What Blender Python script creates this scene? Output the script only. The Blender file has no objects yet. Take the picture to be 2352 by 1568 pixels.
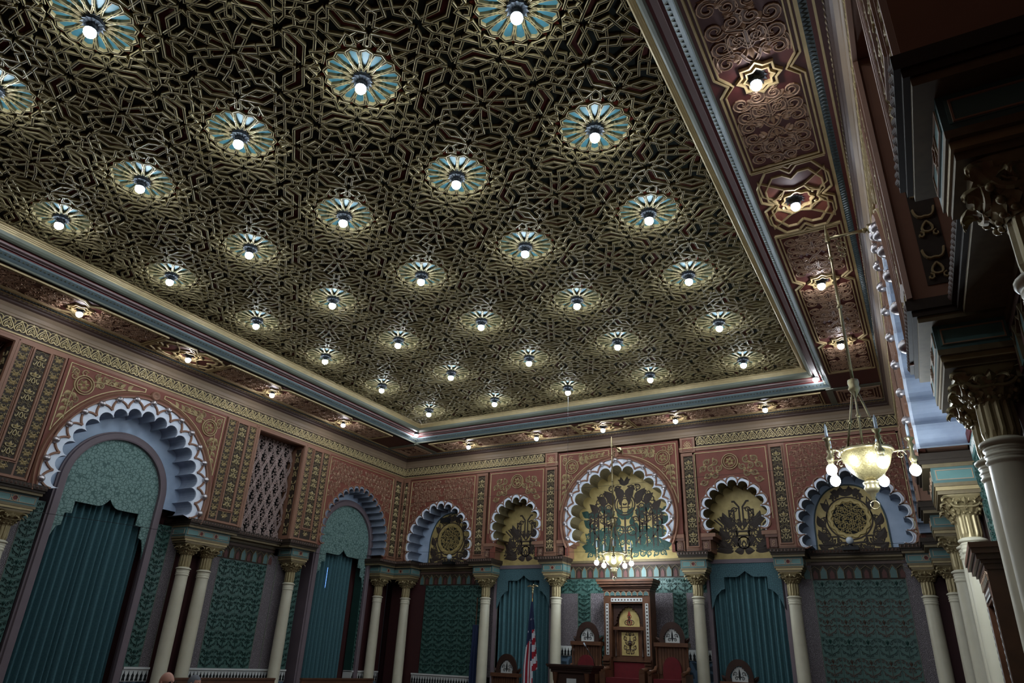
import bpy, math, random
from mathutils import Matrix, Vector
random.seed(7)
PI = math.pi
sc = bpy.context.scene
COL = sc.collection

# ------------------------------------------------------------------ camera
cam_d = bpy.data.cameras.new('camera')
cam_d.sensor_width = 36.0
cam_d.lens = 24.182
cam_d.clip_start = 0.02
cam = bpy.data.objects.new('camera', cam_d)
COL.objects.link(cam)
_y, _p, _r = -0.5377049, 0.43367759, 0.04532508
fw = Vector((math.sin(_y) * math.cos(_p), math.cos(_y) * math.cos(_p), math.sin(_p)))
rt = fw.cross(Vector((0, 0, 1))).normalized()
up = rt.cross(fw)
r2 = rt * math.cos(_r) + up * math.sin(_r)
u2 = -rt * math.sin(_r) + up * math.cos(_r)
M = Matrix.Identity(4)
for i in range(3):
    M[i][0], M[i][1], M[i][2] = r2[i], u2[i], -fw[i]
M.translation = Vector((7.19211, -14.97549, 1.6))
cam.matrix_world = M
sc.camera = cam

# ------------------------------------------------------------------ world, exposure
W = bpy.data.worlds.new('world')
sc.world = W
W.use_nodes = True
W.node_tree.nodes['Background'].inputs[0].default_value = (0.55, 0.65, 0.8, 1)
W.node_tree.nodes['Background'].inputs[1].default_value = 0.012
sc.view_settings.view_transform = 'Standard'
sc.view_settings.look = 'None'
sc.view_settings.gamma = 1
sc.view_settings.use_curve_mapping = False
sc.view_settings.exposure = 0.0
BULB_CEIL = 215.0     # emission of the ceiling bulbs
BULB_SOFF = 105.0     # emission of the bulbs under the soffit
BULB_CHAN = 290.0     # emission of the chandelier bulbs

# ------------------------------------------------------------------ materials
def lin(h):
    h = h.lstrip('#')
    c = [int(h[i:i + 2], 16) / 255 for i in (0, 2, 4)]
    return tuple((x / 12.92 if x <= 0.04045 else ((x + 0.055) / 1.055) ** 2.4) for x in c) + (1,)

def mat(name, hexc, rough=0.6, metal=0.0, var=0.18, scale=6.0, bump=0.0, hex2=None, spec=0.4):
    m = bpy.data.materials.new(name)
    m.use_nodes = True
    nt = m.node_tree
    b = nt.nodes['Principled BSDF']
    b.inputs['Roughness'].default_value = rough
    b.inputs['Metallic'].default_value = metal
    b.inputs['Specular IOR Level'].default_value = spec
    tc = nt.nodes.new('ShaderNodeTexCoord')
    n = nt.nodes.new('ShaderNodeTexNoise')
    n.inputs['Scale'].default_value = scale
    n.inputs['Detail'].default_value = 4
    nt.links.new(tc.outputs['Object'], n.inputs['Vector'])
    mx = nt.nodes.new('ShaderNodeMix')
    mx.data_type = 'RGBA'
    c = lin(hexc)
    d = lin(hex2) if hex2 else tuple(x * (1 - var * 1.6) for x in c[:3]) + (1,)
    e = tuple(min(1, x * (1 + var * 0.6)) for x in c[:3]) + (1,)
    mx.inputs[6].default_value = d
    mx.inputs[7].default_value = e
    nt.links.new(n.outputs['Fac'], mx.inputs[0])
    nt.links.new(mx.outputs[2], b.inputs['Base Color'])
    if bump:
        bp = nt.nodes.new('ShaderNodeBump')
        bp.inputs['Strength'].default_value = bump
        bp.inputs['Distance'].default_value = 0.01
        nt.links.new(n.outputs['Fac'], bp.inputs['Height'])
        nt.links.new(bp.outputs[0], b.inputs['Normal'])
    return m

def cell_mat(name, hexa, hexb, scale, width=0.06, rough=0.7, feature='DISTANCE_TO_EDGE'):
    """two-colour cell pattern: leaf stencil, filigree"""
    m = bpy.data.materials.new(name)
    m.use_nodes = True
    nt = m.node_tree
    b = nt.nodes['Principled BSDF']
    b.inputs['Roughness'].default_value = rough
    tc = nt.nodes.new('ShaderNodeTexCoord')
    v = nt.nodes.new('ShaderNodeTexVoronoi')
    v.feature = feature
    v.inputs['Scale'].default_value = scale
    v.inputs['Randomness'].default_value = 0.8
    nt.links.new(tc.outputs['Object'], v.inputs['Vector'])
    r = nt.nodes.new('ShaderNodeValToRGB')
    r.color_ramp.elements[0].position = width
    r.color_ramp.elements[1].position = width * 1.8
    r.color_ramp.elements[0].color = lin(hexb)
    r.color_ramp.elements[1].color = lin(hexa)
    nt.links.new(v.outputs['Distance'], r.inputs[0])
    nt.links.new(r.outputs[0], b.inputs['Base Color'])
    return m

def emit(name, col, strength):
    m = bpy.data.materials.new(name)
    m.use_nodes = True
    b = m.node_tree.nodes['Principled BSDF']
    b.inputs['Base Color'].default_value = (0.8, 0.8, 0.8, 1)
    b.inputs['Emission Color'].default_value = col
    b.inputs['Emission Strength'].default_value = strength
    return m

terra = mat('terracotta_plaster', '#86604b', 0.55, 0, 0.14, 3, 0.15)
tan = mat('tan_cove', '#83705a', 0.55, 0, 0.12, 3)
cordk = mat('cornice_dark_brown', '#4a3830', 0.55, 0, 0.15, 4)
terra_d = mat('terracotta_dark', '#6a4a3d', 0.55, 0, 0.14, 3)
redg = mat('red_ground', '#743f31', 0.65, 0, 0.2, 5)
redsof = mat('soffit_red_ground', '#4c1c18', 0.6, 0, 0.2, 5)
darkred = mat('dark_red_paint', '#5a1c1a', 0.6, 0, 0.2, 5)
gilt = mat('gilding', '#a8946a', 0.5, 0.2, 0.2, 9)
giltc = mat('antique_ceiling_gilding', '#8a7c57', 0.5, 0.2, 0.25, 7)
giltd = mat('dull_pink_gilding', '#6b5042', 0.6, 0.05, 0.2, 30)
giltb = mat('bright_gilding', '#c2b083', 0.5, 0.2, 0.15, 9)
giltp = mat('pink_gilding', '#a98a70', 0.5, 0.15, 0.2, 9)
bronze = mat('dark_bronze_gilding', '#75664a', 0.55, 0.2, 0.25, 14)
brown = mat('dark_brown_ground', '#33271c', 0.7, 0, 0.3, 12)
groove = mat('groove_black', '#120e08', 0.8, 0, 0.2, 8)
ceilbg = mat('ceiling_dark_green', '#1a2623', 0.7, 0, 0.3, 3)
inlay = mat('ceiling_red_inlay', '#5a1a12', 0.6, 0, 0.3, 6)
petal = mat('rosette_blue', '#40707a', 0.5, 0, 0.2, 12)
dart = mat('rosette_red', '#8a3326', 0.6, 0, 0.2, 8)
sage = mat('sage_moulding', '#5f6255', 0.5, 0, 0.12, 4)
mauve = mat('mauve_moulding', '#705a58', 0.5, 0, 0.12, 4)
ltblue = mat('pale_blue_moulding', '#5b686b', 0.5, 0, 0.15, 10)
dkblue = mat('slate_blue_moulding', '#34484e', 0.5, 0, 0.2, 10)
white = mat('arch_white', '#e4e9f2', 0.6, 0, 0.08, 5, 0.1, '#ccd5e4')
nichew = mat('niche_pale_blue', '#b4c3d6', 0.6, 0, 0.14, 3, 0.1, '#8497b0')
flutew = mat('flute_white_shaded', '#a9b3c2', 0.65, 0, 0.14, 4, 0.1, '#7d889c')  # arch white toned down to blue-grey: shade inside the flutes put into the colour
greyblue = mat('flute_grey', '#8b93a2', 0.65, 0, 0.2, 4, 0.1, '#5c6470')
olive = mat('flute_olive', '#7d7050', 0.6, 0, 0.2, 4, 0.1, '#4e4734')
pearl = mat('pearl_silver', '#c0babc', 0.3, 0.85, 0.08, 8)
goldwall = mat('gold_leaf_ground', '#bfa970', 0.45, 0.15, 0.2, 7, 0.1, '#8f7c48')
ornbrown = mat('painted_brown_ornament', '#3a2e26', 0.6, 0, 0.2, 8)
orngreen = mat('painted_green_ornament', '#2c4a42', 0.6, 0, 0.2, 8)
green = mat('green_tile', '#43625a', 0.45, 0, 0.2, 4)
greenrel = mat('green_tile_relief', '#22403a', 0.45, 0, 0.25, 6)
redrel = mat('russet_tile_relief', '#574137', 0.5, 0, 0.2, 6)
teal = mat('teal_block', '#4a6663', 0.5, 0, 0.15, 5)
teal_l = mat('teal_panel', '#5a7d79', 0.5, 0, 0.12, 5)
jamb = mat('door_jamb_mauve', '#6e6065', 0.55, 0, 0.15, 3, 0.1)
curt = mat('curtain_cloth', '#466a6f', 0.8, 0, 0.25, 30, 0.2, '#2c4d54')
stencil = cell_mat('leaf_stencil_green', '#6f8a84', '#435f5b', 13.0, 0.05)
pelmet_m = cell_mat('pelmet_leaf_cloth', '#45646a', '#2d4a52', 20.0, 0.05, 0.85)
filig = cell_mat('filigree_dark', '#2f2529', '#7a7174', 38.0, 0.09, 0.6)
capm = mat('capital_gilding', '#94845f', 0.4, 0.35, 0.25, 12)
colm = mat('column_cream_stone', '#c9c2ad', 0.42, 0, 0.12, 3, 0.05, '#ada58d')
friezered = mat('frieze_dull_red', '#56302b', 0.6, 0, 0.2, 6)
dkwall = mat('dark_red_wall', '#3a1616', 0.7, 0, 0.2, 4)
lattice_m = mat('window_lattice_pink', '#a58f88', 0.6, 0, 0.15, 9)
black = mat('black_recess', '#0b0b0c', 0.8, 0, 0.2, 5)
blackmetal = mat('black_metal', '#17181a', 0.4, 0.3, 0.1, 8)
brass = mat('brass', '#9c8f6e', 0.3, 0.85, 0.2, 20)
brassbowl = mat('pierced_brass', '#8d8058', 0.42, 0.6, 0.3, 60, 0.5, '#2e2818')
silverleaf = mat('socket_leaf_grey', '#2a3036', 0.6, 0.2, 0.15, 10)
wood = mat('walnut_wood', '#5f3d28', 0.42, 0, 0.3, 5, 0.1, '#3a2317')
wood_d = mat('dark_walnut', '#36221a', 0.4, 0, 0.3, 5)
velvet = mat('red_velvet', '#5e0d13', 0.85, 0, 0.2, 9)
inlay_w = mat('ivory_inlay', '#b4b4b0', 0.5, 0, 0.12, 9)
skin = mat('skin', '#c08a76', 0.5, 0, 0.1, 9)
hairm = mat('grey_hair', '#6e6f74', 0.8, 0, 0.3, 40)
suit = mat('dark_suit', '#1b1c22', 0.8, 0, 0.15, 8)
bluecl = mat('flag_blue', '#1b2747', 0.8, 0, 0.1, 8)
redcl = mat('flag_red', '#9c1c2b', 0.8, 0, 0.1, 8)
whitecl = mat('flag_white', '#c8c8cc', 0.8, 0, 0.08, 8)
goldcl = mat('flag_gold_fringe', '#b99645', 0.7, 0, 0.15, 30)
carpet = mat('floor_carpet', '#4a2624', 0.9, 0, 0.3, 3)
candle = mat('candle_white', '#b8c2cc', 0.4, 0, 0.06, 8)
glass = mat('clear_globe', '#c4ced6', 0.12, 0, 0.05, 5, spec=0.8)
dadow = mat('dado_white', '#c4c4c0', 0.55, 0, 0.1, 8)
dadot = cell_mat('dado_tile', '#25343f', '#54687a', 5.0, 0.1, 0.4)
LC = (0.80, 0.91, 1.0, 1)
bulb_c = emit('bulb_ceiling_glow', LC, BULB_CEIL)
bulb_s = emit('bulb_soffit_glow', (0.92, 0.93, 1.0, 1), BULB_SOFF)
bulb_h = emit('bulb_chandelier_glow', LC, BULB_CHAN)

# ------------------------------------------------------------------ mesh builder
class MB:
    def __init__(s):
        s.v, s.f, s.m, s.sm = [], [], [], []

    def face(s, idx, mi=0, smooth=False):
        s.f.append(idx); s.m.append(mi); s.sm.append(smooth)

    def box(s, x0, x1, y0, y1, z0, z1, mi=0):
        b = len(s.v)
        s.v += [(x0, y0, z0), (x1, y0, z0), (x1, y1, z0), (x0, y1, z0), (x0, y0, z1), (x1, y0, z1), (x1, y1, z1), (x0, y1, z1)]
        for q in ((3, 2, 1, 0), (4, 5, 6, 7), (0, 1, 5, 4), (1, 2, 6, 5), (2, 3, 7, 6), (3, 0, 4, 7)):
            s.face([b + i for i in q], mi)
        return s

    def prism(s, pts, z0, z1, mi=0, ms=None, bottom=False):
        a = sum(pts[i - 1][0] * pts[i][1] - pts[i][0] * pts[i - 1][1] for i in range(len(pts)))
        if a < 0: pts = pts[::-1]
        n, b = len(pts), len(s.v)
        s.v += [(p[0], p[1], z0) for p in pts] + [(p[0], p[1], z1) for p in pts]
        s.face([b + n + i for i in range(n)], mi)
        if bottom: s.face([b + i for i in range(n - 1, -1, -1)], mi)
        for i in range(n):
            j = (i + 1) % n
            s.face([b + i, b + j, b + n + j, b + n + i], mi if ms is None else ms)
        return s

    def _off(s, pts, closed):
        n = len(pts); out = []
        for i in range(n):
            p = pts[i]
            a = pts[i - 1] if (i > 0 or closed) else None
            c = pts[(i + 1) % n] if (i < n - 1 or closed) else None
            def nr(q, r):
                dx, dy = r[0] - q[0], r[1] - q[1]
                l = math.hypot(dx, dy) or 1e-9
                return -dy / l, dx / l
            if a is None: o = nr(p, c)
            elif c is None: o = nr(a, p)
            else:
                n1, n2 = nr(a, p), nr(p, c)
                mx, my = n1[0] + n2[0], n1[1] + n2[1]
                l2 = mx * mx + my * my
                if l2 < 0.25: o = n1
                else:
                    k = min(2 / l2, 1.9); o = (mx * k, my * k)
            out.append(o)
        return out

    def strip(s, pts, prof, z=0.0, closed=False, taper=None, smooth=False):
        """prof: list of (offset, height, material of the face that follows)"""
        off = s._off(pts, closed); n, k, b = len(pts), len(prof), len(s.v)
        for i, p in enumerate(pts):
            t = 1.0 if taper is None else taper(i / (n - 1.0))
            for o, h, _ in prof:
                s.v.append((p[0] - off[i][0] * o * t, p[1] - off[i][1] * o * t, z + h))
        for i in range(n if closed else n - 1):
            j = (i + 1) % n
            for q in range(k - 1):
                s.face([b + i * k + q, b + j * k + q, b + j * k + q + 1, b + i * k + q + 1][::-1], prof[q][2], smooth)
        if not closed:
            s.face([b + q for q in range(k)][::-1], prof[0][2]); s.face([b + (n - 1) * k + q for q in range(k)], prof[0][2])
        return s

    def ribbon(s, pts, w, h, z=0.0, mi=0, ms=None, closed=False, taper=None):
        ms = mi if ms is None else ms
        return s.strip(pts, [(-w / 2, 0, ms), (-w * .3, h, mi), (w * .3, h, ms), (w / 2, 0, ms)], z, closed, taper)

    def fancy(s, pts, w, h, mi=0, mc=1, taper=None):
        return s.strip(pts, [(-w / 2, 0, mi), (-w * .47, h, mi), (-w * .33, h, mi), (-w * .25, h * .6, mc), (w * .25, h * .6, mi), (w * .33, h, mi), (w * .47, h, mi), (w / 2, 0, mi)], 0, False, taper)

    def roll(s, pts, w, h, z=0.0, mi=0, closed=False, taper=None):
        return s.strip(pts, [(-w / 2, 0, mi), (0, h, mi), (w / 2, 0, mi)], z, closed, taper)

    def lathe(s, prof, n=16, c=(0, 0, 0), mi=0, smooth=True, a0=0.0):
        b, k = len(s.v), len(prof)
        for i in range(n):
            a = a0 + 2 * PI * i / n
            for r, z in prof:
                s.v.append((c[0] + r * math.cos(a), c[1] + r * math.sin(a), c[2] + z))
        for i in range(n):
            j = (i + 1) % n
            for q in range(k - 1):
                s.face([b + i * k + q, b + j * k + q, b + j * k + q + 1, b + i * k + q + 1], mi, smooth)
        return s

    def ball(s, r, c=(0, 0, 0), n=12, k=7, mi=0, sz=1.0):
        return s.lathe([(max(1e-4, r * math.sin(PI * i / k)), -r * sz * math.cos(PI * i / k)) for i in range(k + 1)], n, c, mi)

    def tube(s, path, r, n=8, mi=0, taper=None):
        b = len(s.v); P = [Vector(p) for p in path]; m = len(P)
        for i in range(m):
            d = (P[min(i + 1, m - 1)] - P[max(i - 1, 0)]).normalized()
            a = Vector((0, 0, 1)) if abs(d.z) < 0.9 else Vector((1, 0, 0))
            x = d.cross(a).normalized(); y = d.cross(x)
            rr = r if taper is None else r * taper(i / (m - 1.0))
            for q in range(n):
                t = 2 * PI * q / n
                s.v.append(tuple(P[i] + x * (rr * math.cos(t)) + y * (rr * math.sin(t))))
        for i in range(m - 1):
            for q in range(n):
                w = (q + 1) % n
                s.face([b + i * n + q, b + i * n + w, b + (i + 1) * n + w, b + (i + 1) * n + q], mi, True)
        s.face([b + q for q in range(n - 1, -1, -1)], mi); s.face([b + (m - 1) * n + q for q in range(n)], mi)
        return s

    def leaf(s, p, q, wd, h=0.015, z=0.0, mi=0, bend=0.0):
        """pointed raised leaf from p to q"""
        b = len(s.v); dx, dy = q[0] - p[0], q[1] - p[1]
        N = 6; L = []; R = []; C = []
        for i in range(N + 1):
            t = i / N; w = wd * math.sin(PI * t ** 0.8) * 0.5; bb = bend * math.sin(PI * t)
            l = math.hypot(dx, dy) or 1e-9; nx, ny = -dy / l, dx / l
            cx, cy = p[0] + dx * t + nx * bb, p[1] + dy * t + ny * bb
            L.append((cx + nx * w, cy + ny * w, z)); R.append((cx - nx * w, cy - ny * w, z)); C.append((cx, cy, z + h * math.sin(PI * t) + 0.002))
        s.v += L + C + R; m = N + 1
        for i in range(N):
            s.face([b + i, b + m + i, b + m + i + 1, b + i + 1], mi, False)
            s.face([b + m + i, b + 2 * m + i, b + 2 * m + i + 1, b + m + i + 1], mi, False)
        return s

    def xf(s, fn, start=0):
        s.v[start:] = [fn(*p) for p in s.v[start:]]
        return s

    def mesh(s, name, mats):
        me = bpy.data.meshes.new(name)
        me.from_pydata(s.v, [], s.f)
        for m in (mats if isinstance(mats, (list, tuple)) else [mats]):
            me.materials.append(m)
        me.polygons.foreach_set('material_index', s.m)
        me.polygons.foreach_set('use_smooth', s.sm)
        me.validate(); me.update()
        return me

    def ob(s, name, mats, parent=None, loc=None, **kw):
        return ob(name, s.mesh(name, mats), parent, loc, **kw)

def ob(name, me, parent=None, loc=None, rz=None, label=None, kind=None, scale=None):
    o = bpy.data.objects.new(name, me); COL.objects.link(o)
    if parent: o.parent = parent
    if loc is not None: o.location = loc
    if rz is not None: o.rotation_euler = (0, 0, rz)
    if scale is not None: o.scale = scale
    if label: o['label'] = label
    if kind: o['kind'] = kind
    return o

def thing(name, label, cat, loc=(0, 0, 0), rz=0.0, group=None):
    o = bpy.data.objects.new(name, None); COL.objects.link(o)
    o.location = loc; o.rotation_euler = (0, 0, rz)
    o['label'] = label; o['category'] = cat
    if group: o['group'] = group
    return o

def tag(o, label, cat, group=None):
    o['label'] = label; o['category'] = cat
    if group: o['group'] = group
    return o

def rframe(o, U, V, N, org):
    m = Matrix.Identity(4)
    for i in range(3):
        m[i][0], m[i][1], m[i][2] = U[i], V[i], N[i]
    m.translation = Vector(org); o.matrix_world = m
    return o

ORD = ['first', 'second', 'third', 'fourth', 'fifth', 'sixth', 'seventh', 'eighth']

# ------------------------------------------------------------------ ornament helpers
def spiral(cx, cy, r, a0, turns=1.4, d=1, n=14, rin=0.22):
    return [(cx + (r * (1 - (1 - rin) * i / n)) * math.cos(a0 + d * 2 * PI * turns * i / n),
             cy + (r * (1 - (1 - rin) * i / n)) * math.sin(a0 + d * 2 * PI * turns * i / n)) for i in range(n + 1)]

def bez(a, b, c, d, n=8):
    o = []
    for i in range(n + 1):
        t = i / n; u = 1 - t
        o.append(tuple(u ** 3 * a[k] + 3 * u * u * t * b[k] + 3 * u * t * t * c[k] + t ** 3 * d[k] for k in (0, 1)))
    return o

def arcp(cx, cy, r, a0, a1, n):
    return [(cx + r * math.cos(a0 + (a1 - a0) * i / n), cy + r * math.sin(a0 + (a1 - a0) * i / n)) for i in range(n + 1)]

def tp(t): return 1.0 - 0.6 * t

def scroll(mb, cx, cy, r, a0, d, w, h, mi=0, turns=1.35, leaf=True, fancy=False):
    pts = spiral(cx, cy, r, a0, turns, d)
    if fancy: mb.fancy(pts, w, h, mi, mi + 1, lambda t: 1 - .55 * t)
    else: mb.ribbon(pts, w, h, 0, mi, None, False, tp)
    if leaf:
        tx, ty = pts[0]; dx, dy = pts[0][0] - pts[1][0], pts[0][1] - pts[1][1]
        l = math.hypot(dx, dy)
        mb.leaf((tx - dx / l * r * .1, ty - dy / l * r * .1), (tx + dx / l * r * 0.95, ty + dy / l * r * 0.95), w * 1.7, h, 0, mi, d * r * -0.22)

def vines(mb, inside, x0, x1, y0, y1, pitch, w, h, mi=0, seed=1, sym=None, fancy=False):
    """scrolls with leaves on a staggered grid; sym mirrors about u = sym"""
    rnd = random.Random(seed); row = 0
    y = y0 + pitch * .5
    while y < y1:
        x = (x0 if sym is None else sym) + pitch * (.5 if row % 2 == 0 else .98)
        while x < x1:
            r = pitch * .47
            if all(inside(x + r * 1.05 * math.cos(a), y + r * 1.05 * math.sin(a)) for a in (0, 1.05, 2.1, 3.14, 4.2, 5.2)):
                d = 1 if (row + int(x / pitch)) % 2 else -1
                a = rnd.choice((0, PI / 2, PI, -PI / 2)) + rnd.uniform(-.3, .3)
                scroll(mb, x, y, r * .92, a, d, w, h, mi, 1.35, True, fancy)
                if sym is not None: scroll(mb, 2 * sym - x, y, r * .92, PI - a, -d, w, h, mi, 1.35, True, fancy)
                q = (x + pitch * .5 * math.cos(a + 2.2), y + pitch * .5 * math.sin(a + 2.2))
                if inside(*q):
                    mb.leaf((x + r * .8 * math.cos(a + 2.9), y + r * .8 * math.sin(a + 2.9)), q, w * 2.2, h, 0, mi)
                    if sym is not None: mb.leaf((2 * sym - x - r * .8 * math.cos(a + 2.9), y + r * .8 * math.sin(a + 2.9)), (2 * sym - q[0], q[1]), w * 2.2, h, 0, mi)
            x += pitch
        y += pitch * .88; row += 1

def medallion(mb, cx, cy, r, h, mi=0):
    mb.ribbon(arcp(cx, cy, r, 0, 2 * PI, 24)[:-1], r * .13, h, 0, mi, None, True)
    mb.ribbon(arcp(cx, cy, r * .76, 0, 2 * PI, 20)[:-1], r * .10, h, 0, mi, None, True)
    for k in range(6):
        a = PI / 3 * k + .3
        mb.leaf((cx + r * .12 * math.cos(a), cy + r * .12 * math.sin(a)), (cx + r * .64 * math.cos(a), cy + r * .64 * math.sin(a)), r * .34, h, 0, mi)

def lobed(cu, cv, R, n, a0, a1, point=0.0, k=9, fat=0.30):
    """cusped inner edge: n round lobes between a0 and a1, cusp tips on radius R"""
    out = []; dt = (a1 - a0) / n
    def P(r, a):
        f = 1 + point * math.exp(-((a - PI / 2) / 0.45) ** 2)
        return (cu + r * math.cos(a), cv + r * math.sin(a) * f)
    for i in range(n):
        A, B = P(R, a0 + dt * i), P(R, a0 + dt * (i + 1))
        mx, my = (A[0] + B[0]) / 2, (A[1] + B[1]) / 2
        c = math.hypot(B[0] - A[0], B[1] - A[1])
        am = a0 + dt * (i + .5)
        ux, uy = math.cos(am), math.sin(am)
        ox, oy = mx + ux * c * fat, my + uy * c * fat
        rl = math.hypot(A[0] - ox, A[1] - oy)
        s0 = math.atan2(A[1] - oy, A[0] - ox); s1 = math.atan2(B[1] - oy, B[0] - ox)
        if s1 < s0: s1 += 2 * PI
        for q in range(k):
            t = s0 + (s1 - s0) * q / k
            out.append((ox + rl * math.cos(t), oy + rl * math.sin(t)))
    out.append(P(R, a1))
    return out

def ringstrip(mb, A, B, za, zb, mi=0, smooth=False):
    b = len(mb.v); n = len(A)
    mb.v += [(p[0], p[1], za) for p in A] + [(p[0], p[1], zb) for p in B]
    for i in range(n - 1):
        mb.face([b + i, b + i + 1, b + n + i + 1, b + n + i], mi, smooth)

def radial_match(inner, cu, cv, R, pt=0.0):
    o = []
    for p in inner:
        a = math.atan2(p[1] - cv, p[0] - cu)
        if a < -PI / 2: a += 2 * PI
        f = 1 + pt * math.exp(-((a - PI / 2) / 0.45) ** 2)
        o.append((cu + R * math.cos(a), cv + R * math.sin(a) * f))
    return o
#SPLIT1
# ================================================================== CEILING
ZC = 8.04
XH, YC, DH = 7.4, -6.3, 9.2          # half width, centre, half length of the hall (upper wall faces)
REC = 0.60                            # depth of the niches and of the lower wall behind the upper wall
SX, SYY = 2.2, 2.1005
mb = MB(); mb.box(-8.2, 8.2, -3.5, 16.2, -0.4, -0.12)
ceiling = rframe(mb.ob('ceiling', ceilbg, kind='structure'), (1, 0, 0), (0, -1, 0), (0, 0, -1), (0, 0, ZC))

TR = [[(.198, .122), (.2366, .076), (.262, .0894)],
      [(.3075, 0), (.2567, .0549), (.2905, .1258), (.2619, .1388)],
      [(.219, .1071), (.2172, .1253), (.2711, .1445), (.2727, .1837)],
      [(.1668, .172), (.189, .1658), (.2132, .1948), (.2426, .2244)], [(.2389, .1462), (.2169, .1534), (.216, .2195)],
      [(.2424, 0), (.2443, .0343), (.3427, .0322)],
      [(.405, .026), (.3573, .0301), (.2851, .1053)],
      [(.3502, .0453), (.3928, .0856), (.4396, .0662)],
      [(.385, 0), (.4637, .0793), (.4752, .1305), (.444, .1248)],
      [(.4556, 0), (.4272, .0416)],
      [(.4556, 0), (.4667, .0347), (.4803, .0334), (.5, .0451)],
      [(.5, .0451), (.4646, .0753)],
      [(.4269, .0787), (.4143, .1091), (.4662, .1545), (.3881, .2294), (.2656, .2311)],
      [(.4323, .1304), (.3395, .1248), (.2426, .2261)],
      [(.4738, .1794), (.3607, .1775), (.2835, .2557), (.3458, .3156), (.3385, .3385)],
      [(.5, .2), (.4275, .27), (.4628, .3517), (.4206, .3915), (.462, .462)],
      [(.4738, .1794), (.4716, .2687), (.5, .28), (.4019, .3211)],
      [(.3087, .2843), (.3775, .2795), (.4126, .3757), (.4288, .3744)],
      [(.3839, .325), (.338, .338)], [(.2964, .2852), (.277, .277)],
      [(.4516, .3756), (.4719, .369), (.5, .43), (.477, .478), (.45, .45)]]
SYM = [lambda u, v: (u, v), lambda u, v: (-u, v), lambda u, v: (u, -v), lambda u, v: (-u, -v),
       lambda u, v: (v, u), lambda u, v: (-v, u), lambda u, v: (v, -u), lambda u, v: (-v, -u)]
def cellp(p, g): q = g(*p); return (q[0] * SX, q[1] * SYY)
LW = 0.037
GPROF = [(-LW / 2, -0.06, 0), (-LW / 2 + .001, -.006, 0), (-LW * .36, 0, 0), (-LW * .15, -.002, 1), (0, -.016, 1), (LW * .15, -.002, 0), (LW * .36, 0, 0), (LW / 2 - .001, -.006, 0), (LW / 2, -0.06, 0)]
mb = MB()
for g in SYM:
    for pl in TR:
        mb.strip([cellp(p, g) for p in pl], GPROF)
def petal_out(k, s=1.0):
    a = k * PI / 8
    pts = [(.062, 0), (.125, .027 * s), (.2, .031 * s), (.218, 0), (.2, -.031 * s), (.125, -.027 * s)]
    return [((r * math.cos(a) - t * math.sin(a)) * SX, (r * math.sin(a) + t * math.cos(a)) * SYY) for r, t in pts]
for k in range(16):
    mb.strip(petal_out(k), GPROF, 0, True)
lat_me = mb.mesh('lattice', [giltc, groove])
mb = MB(); mb.prism(petal_out(0, .9), -.1, -.050); petal_me = mb.mesh('petal', petal)
pet_mes = []
for k in range(16):
    mb = MB(); mb.prism(petal_out(k, .9), -.1, -.050); pet_mes.append(mb.mesh('petal', petal))
dart_mes = []
mb = MB()
for k in range(16):
    a = (k + .5) * PI / 8
    mb.prism([((r * math.cos(a) - t * math.sin(a)) * SX, (r * math.sin(a) + t * math.cos(a)) * SYY) for r, t in ((.15, 0), (.218, .015), (.244, 0), (.218, -.015))], -.1, -.040)
dart_me = mb.mesh('red_darts', dart)
chev = [(.257, .226), (.343, .137), (.423, .142), (.452, .155), (.437, .166), (.352, .168), (.275, .243)]
rpet = [(.430, .396), (.457, .455), (.474, .470), (.488, .434), (.467, .383), (.452, .386)]
inl = []
for poly in (chev, rpet):
    for g in SYM:
        mb = MB(); mb.prism([cellp(p, g) for p in poly], -.1, -.040); inl.append(mb.mesh('red_inlay', inlay))
mb = MB(); mb.box(-SX / 2, SX / 2, -SYY / 2, SYY / 2, -.13, -.055); board_me = mb.mesh('coffer_panel', ceilbg)
# lights: bulb, socket and leaf collar
mb = MB(); mb.ball(.068, (0, 0, .0), 14, 8); bulbC_me = mb.mesh('bulb', bulb_c)
mb = MB(); mb.ball(.062, (0, 0, .0), 14, 8); bulbS_me = mb.mesh('bulb', bulb_s)
mb = MB(); mb.lathe([(.061, .026), (.067, .028), (.062, .05), (.042, .075), (.034, .09), (.05, .10), (.055, .15), (.06, .17)], 12); sock_me = mb.mesh('socket', silverleaf)
mb = MB()
for k in range(12):
    a = 2 * PI * k / 12; b = len(mb.v)
    for r, z, t in ((.05, .11, .016), (.10, .125, .026), (.135, .10, .0)):
        mb.v += [(r * math.cos(a) - t * math.sin(a), r * math.sin(a) + t * math.cos(a), z), (r * math.cos(a), r * math.sin(a), z - .012), (r * math.cos(a) + t * math.sin(a), r * math.sin(a) - t * math.cos(a), z)]
    for q in range(2):
        for w_ in range(2):
            mb.face([b + q * 3 + w_, b + q * 3 + 3 + w_, b + q * 3 + 4 + w_, b + q * 3 + 1 + w_])
mb.lathe([(.03, .14), (.115, .14), (.12, .16), (.10, .18)], 16)
coll_me = mb.mesh('leaf_collar', silverleaf)
def bulb_light(x, y, z, label, group, me):
    t = thing('ceiling_light', label, 'lamp', (x, y, z), 0, group)
    ob('bulb', me, t); ob('socket', sock_me, t); ob('leaf_collar', coll_me, t)
    return t
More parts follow.
